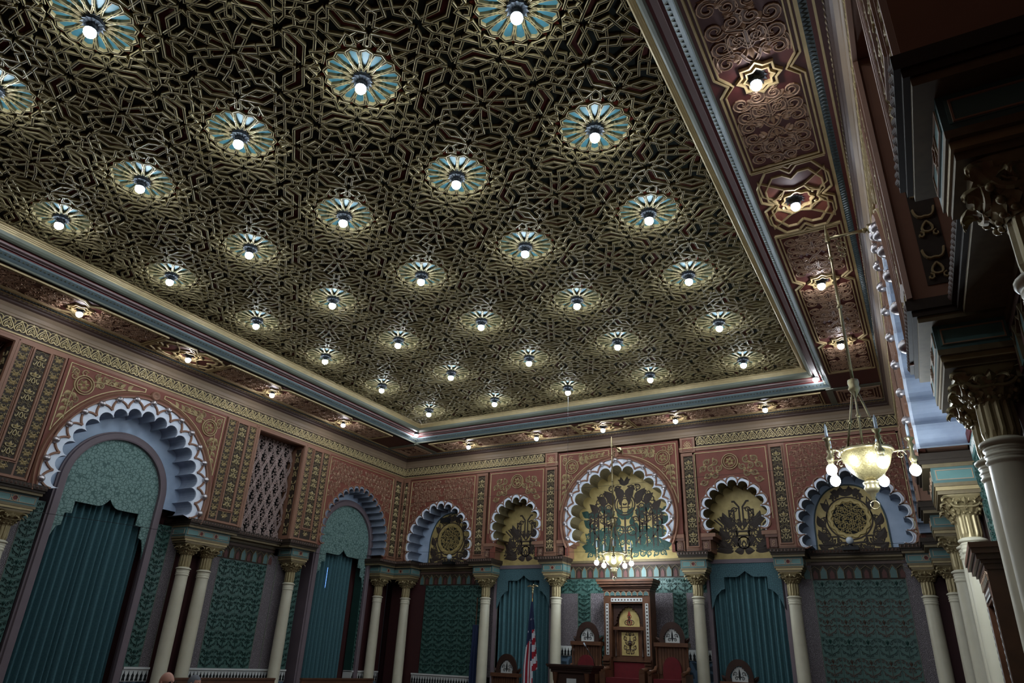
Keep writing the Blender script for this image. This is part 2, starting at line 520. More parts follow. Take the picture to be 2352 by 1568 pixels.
for j in range(7):
    for i in range(5):
        if j == 6 and i == 0: pass
        cp = ob('coffer_panel', board_me, ceiling, ((i - 2) * SX, j * SYY, 0))
        ob('lattice', lat_me, cp)
        for me in pet_mes: ob('rosette_petal', me, cp)
        ob('red_darts', dart_me, cp)
        for me in inl: ob('red_inlay', me, cp)
        row = 'row nearest back wall' if j == 0 else ('%s row from back wall' % ORD[j])
        bulb_light((i - 2) * SX, -j * SYY, 7.883, 'bare bulb in a blue star rosette, %s, %s from left' % (row, ORD[i]), 'bulbs in the star ceiling', bulbC_me)

# rectangular mouldings stepping down from the star ceiling to the red soffit
def loop(o):   # rectangle offset o outwards, ceiling coordinates
    x, y0, y1 = 5.5 + o, -1.05 - o, 13.65 + o
    return [(-x, y0), (x, y0), (x, y1), (-x, y1)]
def band(name, st, m, z0=ZC):
    mb = MB(); k = len(st)
    for o, z in st:
        mb.v += [(p[0], p[1], ZC - z) for p in loop(o)]
    for q in range(k - 1):
        for i in range(4):
            j = (i + 1) % 4
            mb.face([q * 4 + i, q * 4 + j, q * 4 + 4 + j, q * 4 + 4 + i][::-1])
    return mb.ob(name, m, ceiling)
band('gilt_moulding', [(-.03, 8.16), (-.02, 8.035), (0, 8.02), (.02, 8.03), (.03, 8.0), (.05, 8.01), (.06, 7.98), (.08, 7.99), (.09, 7.955)], gilt)
band('sage_cove', [(.09, 7.955), (.10, 7.90), (.13, 7.865), (.17, 7.85), (.20, 7.85)], sage)
band('dark_red_fillet', [(.20, 7.85), (.20, 7.87), (.24, 7.87), (.24, 7.84)], darkred)
band('mauve_fillet', [(.24, 7.84), (.245, 7.81), (.32, 7.80), (.325, 7.79)], mauve)
band('dark_red_fillet', [(.325, 7.79), (.325, 7.81), (.37, 7.81), (.37, 7.77)], darkred)
band('pale_blue_moulding', [(.37, 7.77), (.38, 7.74), (.48, 7.665), (.49, 7.66)], ltblue)
band('sage_fillet', [(.49, 7.66), (.50, 7.63), (.53, 7.622), (.53, 7.60)], sage)
# small serpentine ornament along the pale blue and the slate blue mouldings
def wavy(p, q, axis, amp, pitch, nrm):
    L = math.hypot(q[0] - p[0], q[1] - p[1]); n = int(L / pitch * 4)
    o = []
    for i in range(n + 1):
        t = i / n; s = amp * (0, 1, 0, -1)[i % 4]
        o.append((p[0] + (q[0] - p[0]) * t + nrm[0] * s, p[1] + (q[1] - p[1]) * t + nrm[1] * s))
    return o
Ls = loop(.43)
for a_, b_, n_ in ((0, 1, (0, 1)), (1, 2, (1, 0)), (3, 0, (1, 0))):
    mb = MB(); mb.roll(wavy(Ls[a_], Ls[b_], 0, .036, .075, n_), .016, .018, ZC - 7.72)
    mb.ob('serpentine_ornament', sage, ceiling, kind='stuff')

# the flat red soffit
ZS = 7.6; WS = ZC - ZS
xo, xi = 7.22, 6.05
yb_i, yb_o = 1.60, 2.72
mb = MB()
mb.box(-7.6, -xi + .02, -3.0, 15.4, WS - .1, WS); mb.box(xi - .02, 7.6, -3.0, 15.4, WS - .1, WS)
mb.box(-xi + .02, xi - .02, -3.0, -yb_i + .02, WS - .1, WS); mb.box(-xi + .02, xi - .02, 14.18, 15.4, WS - .1, WS)
soffit = mb.ob('soffit', redsof, ceiling)
# outer bands of the soffit: slate serpentine, dark red, gilt strips
def oband(name, a, b, h, m):
    mb = MB()
    ax, bx = xo - a, xo - b; ay, by = yb_o - a, yb_o - b    # distance inwards from outer edge
    for s in (-1, 1):
        mb.box(min(s * ax, s * bx), max(s * ax, s * bx), -max(ay, by), 15.0, WS, WS + h)
    mb.box(-bx, bx, -max(ay, by), -min(ay, by), WS, WS + h)
    return mb.ob(name, m, ceiling)
oband('gilt_strip', .0, .025, .02, gilt)
oband('dark_red_strip', .025, .07, .006, darkred)
oband('slate_band', .07, .15, .014, dkblue)
oband('gilt_strip', .15, .19, .018, gilt)
for s in (-1, 1):
    mb = MB(); mb.roll(wavy((s * (xo - .11), -2.6), (s * (xo - .11), 14.5), 0, .028, .06, (1, 0)), .014, .016, WS + .012)
    mb.ob('serpentine_ornament', ltblue, ceiling, kind='stuff')
mb = MB(); mb.roll(wavy((-7.0, -(yb_o - .11)), (7.0, -(yb_o - .11)), 0, .028, .06, (0, 1)), .014, .016, WS + .012)
mb.ob('serpentine_ornament', ltblue, ceiling, kind='stuff')

def star8(r1, r0, a=0.0, n=8):
    return [((r1 if i % 2 == 0 else r0) * math.cos(a + PI * i / n), (r1 if i % 2 == 0 else r0) * math.sin(a + PI * i / n)) for i in range(2 * n)]

def scroll_motif(mb, v0, L, W, flip):
    """one scroll group; v runs from v0 over length L, half width W"""
    s = -1 if flip else 1
    o = v0 + (L if flip else 0)
    def P(u, v): return (u * W, o + s * v * L)
    k = min(W / .39, L / .74)
    w, h = .072, .022
    for sg in (-1, 1):
        for (u, v, r, a, d) in ((.70, .15, .108, 2.6, -1), (.68, .46, .115, -2.4, 1), (.24, .50, .085, 1.2, -1), (.71, .80, .108, -2.6, 1), (.25, .86, .09, 1.9, 1)):
            p = P(sg * u, v)
            aa = a * s
            scroll(mb, p[0], p[1], r * k * 1.06, aa if sg > 0 else PI - aa, (d * s) if sg > 0 else -(d * s), w * k, h, 0, 1.12, True, True)
        for c in (((0, .02), (.25, .06), (.2, .3), (.42, .3)), ((0, .34), (.2, .36), (.3, .66), (.42, .62)), ((0, .62), (.1, .7), (.42, .7), (.45, .74)), ((.95, .02), (1.0, .2), (.98, .32), (.92, .34)), ((.42, .3), (.55, .28), (.5, .6), (.48, .62))):
            mb.fancy(bez(*[P(sg * x, y) for x, y in c]), w * .6 * k, h * .9)
        mb.leaf(P(sg * .10, .30), P(sg * .40, .20), .055 * k, h); mb.leaf(P(sg * .06, .28), P(sg * .24, .08), .05 * k, h)
        mb.leaf(P(sg * .45, .70), P(sg * .95, .62), .05 * k, h); mb.leaf(P(sg * .05, .98), P(sg * .42, .98), .05 * k, h); mb.leaf(P(sg * .9, .3), P(sg * .99, .04), .045 * k, h)
        mb.leaf(P(sg * .45, .04), P(sg * .25, .2), .05 * k, h)
    mb.leaf(P(0, .3), P(0, .04), .06 * k, h); mb.leaf(P(0, .62), P(0, .80), .06 * k, h); mb.fancy([P(0, .3), P(0, .64)], w * .7 * k, h)

def soffit_panel(stars, L, W):
    """panel from v=0 to L with stars at given v; returns frame and scroll meshes"""
    fr = MB(); sc_ = MB()
    for off, wd in ((0, .034), (.052, .022)):
        for sg in (-1, 1):
            pts = [(0, off)]
            pts += [(sg * (W - off), off)]
            for st in stars:
                d = .16
                pts += [(sg * (W - off), st - d), (sg * (W - off - d * .75), st - off * .4), (sg * (W - off), st + d)]
            pts += [(sg * (W - off), L - off), (0, L - off)]
            fr.ribbon(pts, wd, .03, 0, 0)
    for st in stars:
        for r, wd in ((.235, .036), (.165, .028)):
            fr.ribbon([(p[0], p[1] + st) for p in star8(r, r * .77)], wd, .04 if r > .2 else .05, 0, 0, None, True)
    ed = [0] + list(stars) + [L]
    for i in range(len(ed) - 1):
        a = ed[i] + (.09 if i == 0 else .22); b = ed[i + 1] - (.09 if i == len(ed) - 2 else .22)
        n = max(1, round((b - a) / .72))
        for q in range(n):
            scroll_motif(sc_, a + (b - a) * q / n, (b - a) / n, W - .07, (q % 2 == 0) if i == 0 else (q % 2 == 1))
    return fr.mesh('panel_frame', gilt), sc_.mesh('scroll_relief', [giltp, giltd])

def cross_mesh(W, Lh):
    """interlaced cross around a bulb; half length Lh, half width W"""
    mb = MB()
    for sc1, wd in ((1.0, .034), (.80, .03)):
        a, b = W * sc1, Lh * sc1
        pl = []
        for (su, sv) in ((1, 1), (-1, 1), (-1, -1), (1, -1)):
            seq = [(su * a, 0.12 * sv), (su * a * .98, sv * b * .55), (su * a * .62, sv * b * .95), (su * .10, sv * b * .95), (0, sv * b * .78)]
            mb.ribbon(seq, wd, .03)
        mb.ribbon([(-a, .12), (-a * .72, 0), (-a, -.12)], wd, .03); mb.ribbon([(a, .12), (a * .72, 0), (a, -.12)], wd, .03)
    mb.ribbon(star8(.33, .25, PI / 8), .034, .036, 0, 0, None, True)
    mb.ribbon([(.19 * (1 + .1 * math.cos(8 * t)) * math.cos(t), .19 * (1 + .1 * math.cos(8 * t)) * math.sin(t)) for t in [2 * PI * i / 40 for i in range(40)]], .03, .045, 0, 0, None, True)
    for su in (-1, 1):
        for sv in (-1, 1):
            mb.ribbon([(su * W, sv * Lh), (su * .05, sv * Lh), (0, sv * (Lh - .06))], .03, .03)
            mb.ribbon([(su * .12, sv * .30), (su * .42 * W / .46, sv * .58 * Lh / .8), (su * .42 * W / .46, sv * .26 * Lh / .8), (su * .28, sv * .12)], .028, .032, 0, 0, None, True)
    return mb.mesh('interlaced_cross', gilt)
redpan = MB()
for su in (-1, 1):
    for sv in (-1, 1):
        redpan.prism([(su * .16, sv * .32), (su * .38, sv * .54), (su * .38, sv * .24), (su * .27, sv * .15)], 0, .008)
redpan_me = redpan.mesh('red_inlay', redg)
bead = MB()
for k in range(6):
    a = PI / 3 * k + PI / 6; bead.ball(.024, (.245 * math.cos(a), .245 * math.sin(a), .015), 8, 5)
bead_me = bead.mesh('gilt_beads', giltb)

uc = (xi + xo - .19) / 2; Wp = (xo - .19 - xi) / 2 - .035
fr_s, sc_s = soffit_panel((1.65, 4.30), 5.95, Wp)
cr_s = cross_mesh(Wp, .82)
sidey = {-1: 'left', 1: 'right'}
for s in (-1, 1):
    for e in (1, -1):       # far and near half
        # far: starts at d=.85 going towards the back wall; v = -Y
        pn = bpy.data.objects.new('soffit_panel', fr_s); COL.objects.link(pn); pn.parent = ceiling
        pn.location = (s * uc, -(YC + e * .85), WS)
        if e > 0: pn.rotation_euler = (0, 0, PI)
        ob('scroll_relief', sc_s, pn)
    cp = ob('interlaced_cross', cr_s, ceiling, (s * uc, -YC, WS)); ob('red_inlay', redpan_me, cp); ob('gilt_beads', bead_me, cp)
    for nm, d in (('second', 5.12), ('third', 2.48), ('fourth', 0.0), ('fifth', -2.5), ('sixth', -5.15)):
        nmx = {'second': 'first'}.get(nm, {'third': 'second', 'fourth': 'third', 'fifth': 'fourth', 'sixth': 'fifth'}.get(nm))
        bulb_light(s * 6.5, YC + d, 7.47, 'bare bulb under red soffit along %s wall, %s from the back corner' % (sidey[s], nmx), 'bulbs under the red soffit', bulbS_me)
ubc = -(yb_i + yb_o - .19) / 2; Wb = (yb_o - .19 - yb_i) / 2 - .035
fr_b, sc_b = soffit_panel((1.33, 3.58), 4.85, Wb)
cr_b = cross_mesh(Wb, .78)
for e in (1, -1):
    pn = bpy.data.objects.new('soffit_panel', fr_b); COL.objects.link(pn); pn.parent = ceiling
    pn.location = (.1 + e * .8, ubc, WS); pn.rotation_euler = (0, 0, -PI / 2 if e > 0 else PI / 2)
    ob('scroll_relief', sc_b, pn)
cp = ob('interlaced_cross', cr_b, ceiling, (.1, ubc, WS)); cp.rotation_euler = (0, 0, PI / 2)
c2 = ob('red_inlay', redpan_me, cp); c2 = ob('gilt_beads', bead_me, cp)
for i, x in enumerate((-4.33, -1.98, .10, 2.15, 4.42)):
    bulb_light(x, 2.04, 7.47, 'bare bulb under red soffit along back wall, %s from the left' % ORD[i], 'bulbs under the red soffit', bulbS_me)
# corner coffers with their bulbs
mbc = MB()
for hw, wd in ((.44, .05), (.37, .025), (.31, .025)):
    mbc.ribbon([(-hw, -hw), (hw, -hw), (hw, hw), (-hw, hw)], wd, .03, 0, 0, None, True)
ccf = mbc.mesh('corner_frame', giltp)
mbc = MB(); vines(mbc, lambda x, y: abs(x) < .28 and abs(y) < .28, 0, .28, -.28, .28, .135, .018, .012, 0, 5, 0.0)
ccs = mbc.mesh('scroll_relief', giltp)
for s, nm in ((-1, 'left'), (1, 'right')):
    cp = ob('corner_frame', ccf, ceiling, (s * 6.55, -2.1, WS)); ob('scroll_relief', ccs, cp)
    for k in range(2):
        mb = MB()
        if k == 0: mb.box(s * 6.56 - .55, s * 6.56 + .48, -1.62, -1.48, WS, WS + .02)
        else: mb.box(s * 5.96 - .07, s * 5.96 + .07, -2.6, -1.5, WS, WS + .02)
        mb.ob('sage_border', sage, ceiling)
    bulb_light(s * 5.74, 1.2, 7.76, 'bare bulb at the %s back corner of the star ceiling frame' % nm, 'bulbs at the corners of the ceiling', bulbS_me)
#SPLIT2
# ================================================================== WALLS
# ---- shared ornament meshes (all in wall coordinates: x along, y up, z out of the wall)
def heart_mesh():
    mb = MB()
    for sc1, wd in ((1.0, .020), (.62, .014)):
        half = bez((0, .125), (.02, .06), (.10, .02), (.10, -.045), 7) + arcp(.054, -.05, .046, .1, -2.3, 6)[1:] + [(0, -.06)]
        for sg in (-1, 1):
            mb.ribbon([(sg * x * sc1, y * sc1 - (.01 if sc1 < 1 else 0)) for x, y in half], wd, .022, 0, 0)
    for sg in (-1, 1):
        mb.ribbon(spiral(sg * .035, -.015, .03, PI / 2, 1.0, sg, 8), .012, .02)
        mb.ribbon(bez((sg * .0, .10), (sg * .03, .13), (sg * .09, .13), (sg * .105, .07), 5), .014, .018)
        mb.leaf((sg * .11, .02), (sg * .11, .12), .03, .018)
    mb.leaf((0, .09), (0, .15), .05, .02)
    return mb.mesh('heart_palmette', giltb)
heart_me = heart_mesh()
def chain_mesh():
    mb = MB()
    for sg in (-1, 1):     # tulip crown with curling foot
        mb.ribbon(bez((0, .015), (sg * .04, .0), (sg * .09, .01), (sg * .095, .05), 6), .016, .024)
        mb.ribbon(arcp(sg * .082, .052, .013, 0, 2 * PI, 7)[:-1], .010, .02, 0, 0, None, True)
        mb.leaf((sg * .01, .03), (sg * .062, .088), .030, .022)
    mb.leaf((0, .03), (0, .125), .046, .024)
    for sg in (-1, 1):     # hollow drop between two curls
        mb.ribbon(bez((0, -.015), (sg * .02, -.05), (sg * .06, -.125), (0, -.13), 7), .015, .024)
        mb.ribbon(bez((sg * .055, -.045), (sg * .05, -.11), (sg * .10, -.15), (sg * .105, -.105), 6), .015, .022)
        mb.ball(.013, (sg * .100, -.10, .012), 8, 4); mb.ball(.012, (sg * .055, -.04, .012), 8, 4)
    return mb.mesh('tulip_and_drop', giltb)
chain_me = chain_mesh()
def chainbg_mesh():
    mb = MB()
    for sg in (-1, 1):
        for x, y, r, t in ((.085, .14, .038, 1), (.05, -.165, .034, -1), (.10, -.02, .030, 1)):
            mb.ribbon(spiral(sg * x, y, r, PI / 2 + sg * t, 1.1, sg, 8), .014, .012)
        mb.ribbon(bez((0, .18), (sg * .04, .13), (sg * .10, .19), (sg * .12, .12), 5), .014, .012)
    return mb.mesh('scroll_ground', bronze)
chainbg_me = chainbg_mesh()
mb = MB(); mb.ball(.073, (0, 0, .02), 14, 8); pearl_me = mb.mesh('pearl', pearl)

def rosette_strip(w, h):
    mb = MB(); p = .17; n = max(1, int(h / p)); p = h / n
    for i in range(n):
        y = p * (i + .5)
        for k in range(4):
            a = PI / 4 + PI / 2 * k
            mb.leaf((0, y), (.36 * w * math.cos(a), y + .36 * w * math.sin(a)), w * .24, .02)
        for sg in (-1, 1):
            mb.ribbon(spiral(sg * w * .33, y + p * .45, w * .15, 0, .9, sg, 6), .012, .014)
            mb.ribbon([(sg * w * .46, y), (0, y + p * .5), (sg * w * .02, y + p * .5)], .010, .012)
            mb.leaf((sg * w * .18, y), (sg * w * .46, y + .01), .03, .014)
    return mb.mesh('rosette_relief', gilt)

def tile_mesh():
    mb = MB(); mb.prism([(-.49, -.49), (.49, -.49), (.49, .49), (-.49, .49)], 0, .012, 0, 0)
    n0 = len(mb.v)
    for sg in (-1, 1):
        for (x, y, r, a, d, t) in ((.17, .27, .10, PI / 2, -1, 1.15), (.37, .10, .085, -PI / 2, 1, 1.1), (.14, -.05, .085, PI / 2, 1, 1.1), (.34, -.22, .09, PI, 1, 1.1), (.13, -.34, .085, PI, 1, 1.0), (.38, .38, .07, 0, -1, 1.0)):
            pts = spiral(sg * x, y, r, a if sg > 0 else PI - a, t, d * sg, 8)
            mb.ribbon(pts, .038, .02, .012, 1, 1, False, tp)
        mb.ribbon(bez((0, -.45), (sg * .05, -.2), (sg * .30, -.36), (sg * .46, -.04), 5), .036, .02, .012, 1)
        mb.ribbon(bez((sg * .46, .46), (sg * .3, .5), (sg * .25, .38), (sg * .2, .36), 5), .036, .02, .012, 1)
        mb.ribbon(bez((0, .1), (sg * .1, .1), (sg * .28, .0), (sg * .3, .12), 5), .034, .02, .012, 1)
        mb.leaf((sg * .03, .10), (sg * .15, .12), .06, .02, .012, 1); mb.leaf((sg * .03, .2), (sg * .09, .4), .05, .02, .012, 1)
    mb.leaf((0, .14), (0, .46), .09, .02, .012, 1); mb.ribbon([(0, -.45), (0, .14)], .034, .02, .012, 1)
    return mb
tile_g = tile_mesh().mesh('tile', [green, greenrel])
tile_r = tile_mesh().mesh('tile', [green, redrel])
mb = MB()
def ogive(x0, x1, y0, y1):
    return [(x0, y0), (x1, y0), (x1, y0 + (y1 - y0) * .6), ((x0 + x1) / 2, y1), (x0, y0 + (y1 - y0) * .6)]
mb.prism(ogive(-.19, -.03, 0, .26), 0, .02, 0); mb.prism(ogive(.05, .17, 0, .2), 0, .012, 1)
mb.ribbon([(-.20, 0), (-.20, .17), (-.11, .28), (-.02, .17), (-.02, 0)], .02, .03, 0, 2)
mb.ribbon([(-.02, .2), (.11, .28), (.24, .2)], .016, .024, 0, 2)
fr_me = mb.mesh('frieze_arch', [teal, friezered, bronze])
mb = MB(); mb.prism([(-.035, 0), (.035, 0), (.022, .06), (.03, .10), (.008, .14), (0, .19), (-.008, .14), (-.03, .10), (-.022, .06)], 0, .012)
spike_me = mb.mesh('dado_spike', black)

CAP_Z = 3.58
class Wall:
    def __init__(s, name, U, N, org, sign, u0, u1):
        s.sign = sign
        mb = MB(); mb.box(u0, u1, 0, 8.1, -1.1, -.95)
        s.root = rframe(mb.ob(name, dkwall, kind='structure'), U, (0, 0, 1), N, org)
    def u(s, a, b):
        return (a, b) if s.sign > 0 else (-b, -a)
    def box(s, name, m, a, b, v0, v1, w0, w1, parent=None):
        a, b = s.u(a, b); mb = MB(); mb.box(a, b, v0, v1, w0, w1); return mb.ob(name, m, parent or s.root)
    def put(s, name, me, u, v, w, parent=None, scale=None):
        return ob(name, me, parent or s.root, (u * s.sign, v, w), None, None, None, scale)

def frame_mesh(x0, x1, y0, y1, wd, h, m, name='panel_frame'):
    mb = MB(); mb.ribbon([(x0, y0), (x1, y0), (x1, y1), (x0, y1)], wd, h, 0, 0, None, True); return mb.mesh(name, m)

_cache = {}
def cached(key, fn):
    if key not in _cache: _cache[key] = fn()
    return _cache[key]

def chain(wl, u, v0, v1, w, parent, ubg=.26):
    n = max(1, round((v1 - v0) / .36)); p = (v1 - v0) / n
    for i in range(n):
        y = v0 + p * (i + .5)
        wl.put('ornament', chain_me, u, y, w, parent, (1.0, p / .36, 1))
        wl.put('scroll_ground', chainbg_me, u, y, w, parent, (1.0, p / .36, 1))

def pilaster(wl, u0, u1, v0=4.30, v1=6.88, wide=True):
    c, hw = (u0 + u1) / 2, (u1 - u0) / 2
    p = wl.box('pilaster', terra, u0, u1, v0, v1, -REC, 0)
    if wide:
        sw = (hw * 2 - .24 - .34) / 2
        def base():
            mb = MB()
            for sg in (-1, 1): mb.box(sg * (hw - .06 - sw / 2) - sw / 2, sg * (hw - .06 - sw / 2) + sw / 2, v0 + .07, v1 - .05, 0, .004)
            mb.box(-.19, .19, v0 + .07, v0 + .30, 0, .004); mb.box(-.14, .14, v0 + .36, v1 - .07, 0, .006)
            return mb.mesh('dark_ground', brown)
        wl.put('dark_ground', cached(('pb', round(hw, 3), v0), base), c, 0, 0, p)
        rs = cached(('rs', round(sw, 3), round(v1 - v0, 2)), lambda: rosette_strip(sw, v1 - v0 - .12))
        for sg in (-1, 1): wl.put('rosette_strip', rs, c + sg * (hw - .06 - sw / 2), v0 + .07, .004, p)
        rs2 = cached('rs2', lambda: rosette_strip(.2, .22)); wl.put('rosette_strip', rs2, c, v0 + .08, .004, p)
        def fr():
            mb = MB()
            mb.ribbon([(-.16, v0 + .34), (.16, v0 + .34), (.16, v1 - .05), (-.16, v1 - .05)], .05, .035, 0, 0, None, True)
            mb.ribbon([(-hw + .03, v0 + .03), (hw - .03, v0 + .03), (hw - .03, v1 - .03), (-hw + .03, v1 - .03)], .05, .03, 0, 0, None, True)
            mb.ribbon([(-.20, v0 + .3), (.20, v0 + .3), (.20, v1 - .05), (-.20, v1 - .05)], .025, .02, 0, 0, None, True)
            return mb.mesh('panel_frame', terra)
        wl.put('panel_frame', cached(('pf', round(hw, 3), v0), fr), c, 0, 0, p)
        chain(wl, c, v0 + .38, v1 - .08, .006, p)
    else:
        def base():
            mb = MB(); mb.box(-hw + .08, hw - .08, v0 + .12, v1 - .1, 0, .005); return mb.mesh('dark_ground', brown)
        wl.put('dark_ground', cached(('pb2', round(hw, 3), v0, v1), base), c, 0, 0, p)
        wl.put('panel_frame', cached(('pf2', round(hw, 3), v0, v1), lambda: frame_mesh(-hw + .06, hw - .06, v0 + .1, v1 - .08, .04, .035, terra)), c, 0, 0, p)
        chain(wl, c, v0 + .16, v1 - .13, .006, p)
    return p

def spandrel_plate(hw, v0, v1, cv, R, a0, a1, m, th=.10):
    mb = MB(); arc = arcp(0, cv, R, a0, a1, 40)
    arc = [(max(-hw + .01, min(hw - .01, x)), y) for x, y in arc if y > v0 + .012]
    pts = [(hw, v0), (hw, v1), (-hw, v1), (-hw, v0)] + [(arc[-1][0], v0)] + arc[::-1] + [(arc[0][0], v0)]
    mb.prism(pts, -th, 0)
    return mb.mesh('spandrel', m)

def lobed_arch(wl, name, cu, cv, R, n, a0, a1, rout, point, m_face, m_flute, rim=None, fat=.05, depth=REC):
    """white cusped face plate and the fluted soffit behind it"""
    def mk():
        inner = lobed(0, cv, R, n, a0, a1, point, 9, fat)
        outer = radial_match(inner, 0, cv, rout, point)
        mb = MB(); ringstrip(mb, inner, outer, .004, .004, 0); ringstrip(mb, inner[::-1], inner[::-1], .004, -.03, 0)
        fl = MB(); ringstrip(fl, inner[::-1], inner[::-1], -.03, -depth, 0)
        rm = MB(); rm.ribbon(inner, rim or .02, .02, .004)
        return mb.mesh('cusped_face', m_face), fl.mesh('flutes', m_flute), rm.mesh('cusp_rim', m_face)
    a, b, c = cached((name, round(R, 3), m_flute.name), mk)
    p = wl.put('cusped_arch', a, cu, 0, 0); wl.put('flutes', b, 0, 0, 0, p)
    if rim: wl.put('cusp_rim', c, 0, 0, 0, p)
    return p

def pearl_arch(wl, cu, cv, RS, n, aS, Rc, hw, v0, v1, m_flute, point=0.0, spike=0.0):
    d = (PI + 2 * aS) / (n - 1)
    a0, a1 = -aS - d / 2, PI + aS + d / 2
    p = lobed_arch(wl, 'pearl', cu, cv, Rc, n, a0, a1, RS + .06, point, white, m_flute, None, .04)
    def P(r, a):
        f = 1 + point * math.exp(-((a - PI / 2) / 0.45) ** 2)
        return (r * math.cos(a), cv + r * math.sin(a) * f)
    def tr():
        mb = MB()
        for i in range(n):
            t = -aS + d * i
            for sg in (-1, 1):
                A, B, C_, D_ = P(RS, t), P(RS - .02, t + sg * d * .16), P(RS - .09, t + sg * d * .42), P(RS - (RS - Rc) * .55, t + sg * d * .5)
                mb.ribbon(bez(A, B, C_, D_, 6), .05, .035, .004)
            for q in (-1, 1):
                mb.ribbon([P(RS + .055, t + q * d * .5), P(RS + .045, t + q * d * .2), P(RS, t)], .04, .03, .004)
        mb.ribbon([P(RS + .055, a0 + (a1 - a0) * i / 60) for i in range(61)], .05, .04, .004)
        return mb.mesh('tracery', terra)
    def mo():
        mb = MB()
        mb.strip([P(RS + .10, a0 + (a1 - a0) * i / 60) for i in range(61)], [(-.035, 0, 1), (-.03, .02, 1), (.0, .02, 0), (.035, .05, 0), (.05, .055, 0), (.07, .0, 0)][::1], 0)
        return mb.mesh('arch_moulding', [terra, redg])
    wl.put('tracery', cached(('tr', RS), tr), 0, 0, 0, p)
    wl.put('arch_moulding', cached(('mo', RS), mo), 0, 0, 0, p)
    for i in range(n):
        x, y = P(RS, -aS + d * i)
        wl.put('pearl', pearl_me, x, y, .02, p)
    # spandrel
    sp = wl.put('spandrel_panel', cached(('sp', RS, hw), lambda: spandrel_plate(hw, v0, v1, cv, RS + .09, a0, a1, redg)), cu, 0, 0)
    ro = RS + .20
    def inside(x, y):
        return x < hw - .09 and y < v1 - .09 and math.hypot(x, y - cv) > ro + .02 and y > cv - .1
    def rel():
        mb = MB()
        mx, my = hw - .44, v1 - .44
        while math.hypot(mx, my - cv) - .22 < ro: mx += .01; my += .01
        for sg in (-1, 1):
            medallion(mb, sg * mx, my, .20, .03)
            # vines running along both arms
            for (a, b, c2, d2) in (((mx + .18, my - .12), (hw - .2, my - .5), (hw - .3, my - .75), (hw - .17, my - 1.15)), ((mx - .15, my + .12), (mx - .5, v1 - .2), (mx - .85, v1 - .32), (mx - 1.2, v1 - .17))):
                q = bez(a, b, c2, d2, 12); mb.ribbon([(sg * x, y) for x, y in q], .022, .02)
                for i in range(1, 11, 2):
                    x, y = q[i]; dx, dy = q[i + 1][0] - q[i][0], q[i + 1][1] - q[i][1]; l = math.hypot(dx, dy)
                    for s2 in (-1, 1):
                        ex, ey = x + (dx / l * .11 - dy / l * s2 * .13), y + (dy / l * .11 + dx / l * s2 * .13)
                        if inside(ex, ey): mb.leaf((sg * x, y), (sg * ex, ey), .085, .02, 0, 0, sg * s2 * .02)
            for (x, y, r, a, dd) in ((hw - .22, v1 - .22, .07, 0, 1), (mx + .02, my - .33, .08, 1, -1), (mx - .33, my + .1, .08, 2, 1), (hw - .2, my + .12, .07, 3, 1), (mx + .05, v1 - .2, .07, 2, -1), (hw - .24, my - .45, .07, 1, -1), (mx - .55, v1 - .24, .06, 0, 1)):
                if inside(x + r, y) and inside(x - r, y) and inside(x, y - r): scroll(mb, sg * x, y, r, a if sg > 0 else PI - a, dd * sg, .024, .02, 0, 1.2)
        vines(mb, lambda x, y: inside(abs(x), y) and math.hypot(abs(x) - mx, y - my) > .25, 0, hw, cv, v1, .165, .026, .016, 0, 7, 0.0, True)
        return mb.mesh('vine_relief', [gilt, giltd])
    def bd():
        mb = MB()
        b0 = math.acos(min(1, (hw - .07) / ro)); t0 = math.asin(min(1, (v1 - .07 - cv) / ro)) if v1 - .07 - cv < ro else PI / 2 - .12
        for sg in (-1, 1):
            pts = [(hw - .07, v1 - .07), (hw - .07, cv + ro * math.sin(b0))] + [(ro * math.cos(b0 + (t0 - b0) * i / 14), cv + ro * math.sin(b0 + (t0 - b0) * i / 14)) for i in range(1, 15)] + [(ro * math.cos(t0), v1 - .07)]
            mb.ribbon([(sg * x, y) for x, y in pts], .022, .02, 0, 0, None, True)
        return mb.mesh('gilt_border', giltb)
    wl.put('vine_relief', cached(('vr', RS, hw), rel), 0, 0, 0, sp)
    wl.put('gilt_border', cached(('gb', RS, hw), bd), 0, 0, 0, sp)
    mb = MB(); mb.lathe([(.11, 0), (.10, .05), (.07, .06), (.055, .03), (.0, .035)], 16)
    wl.put('boss', cached('boss', lambda: mb.mesh('boss', terra)), 0, cv + RS * (1 + point) + .17, .02, p)
    return p

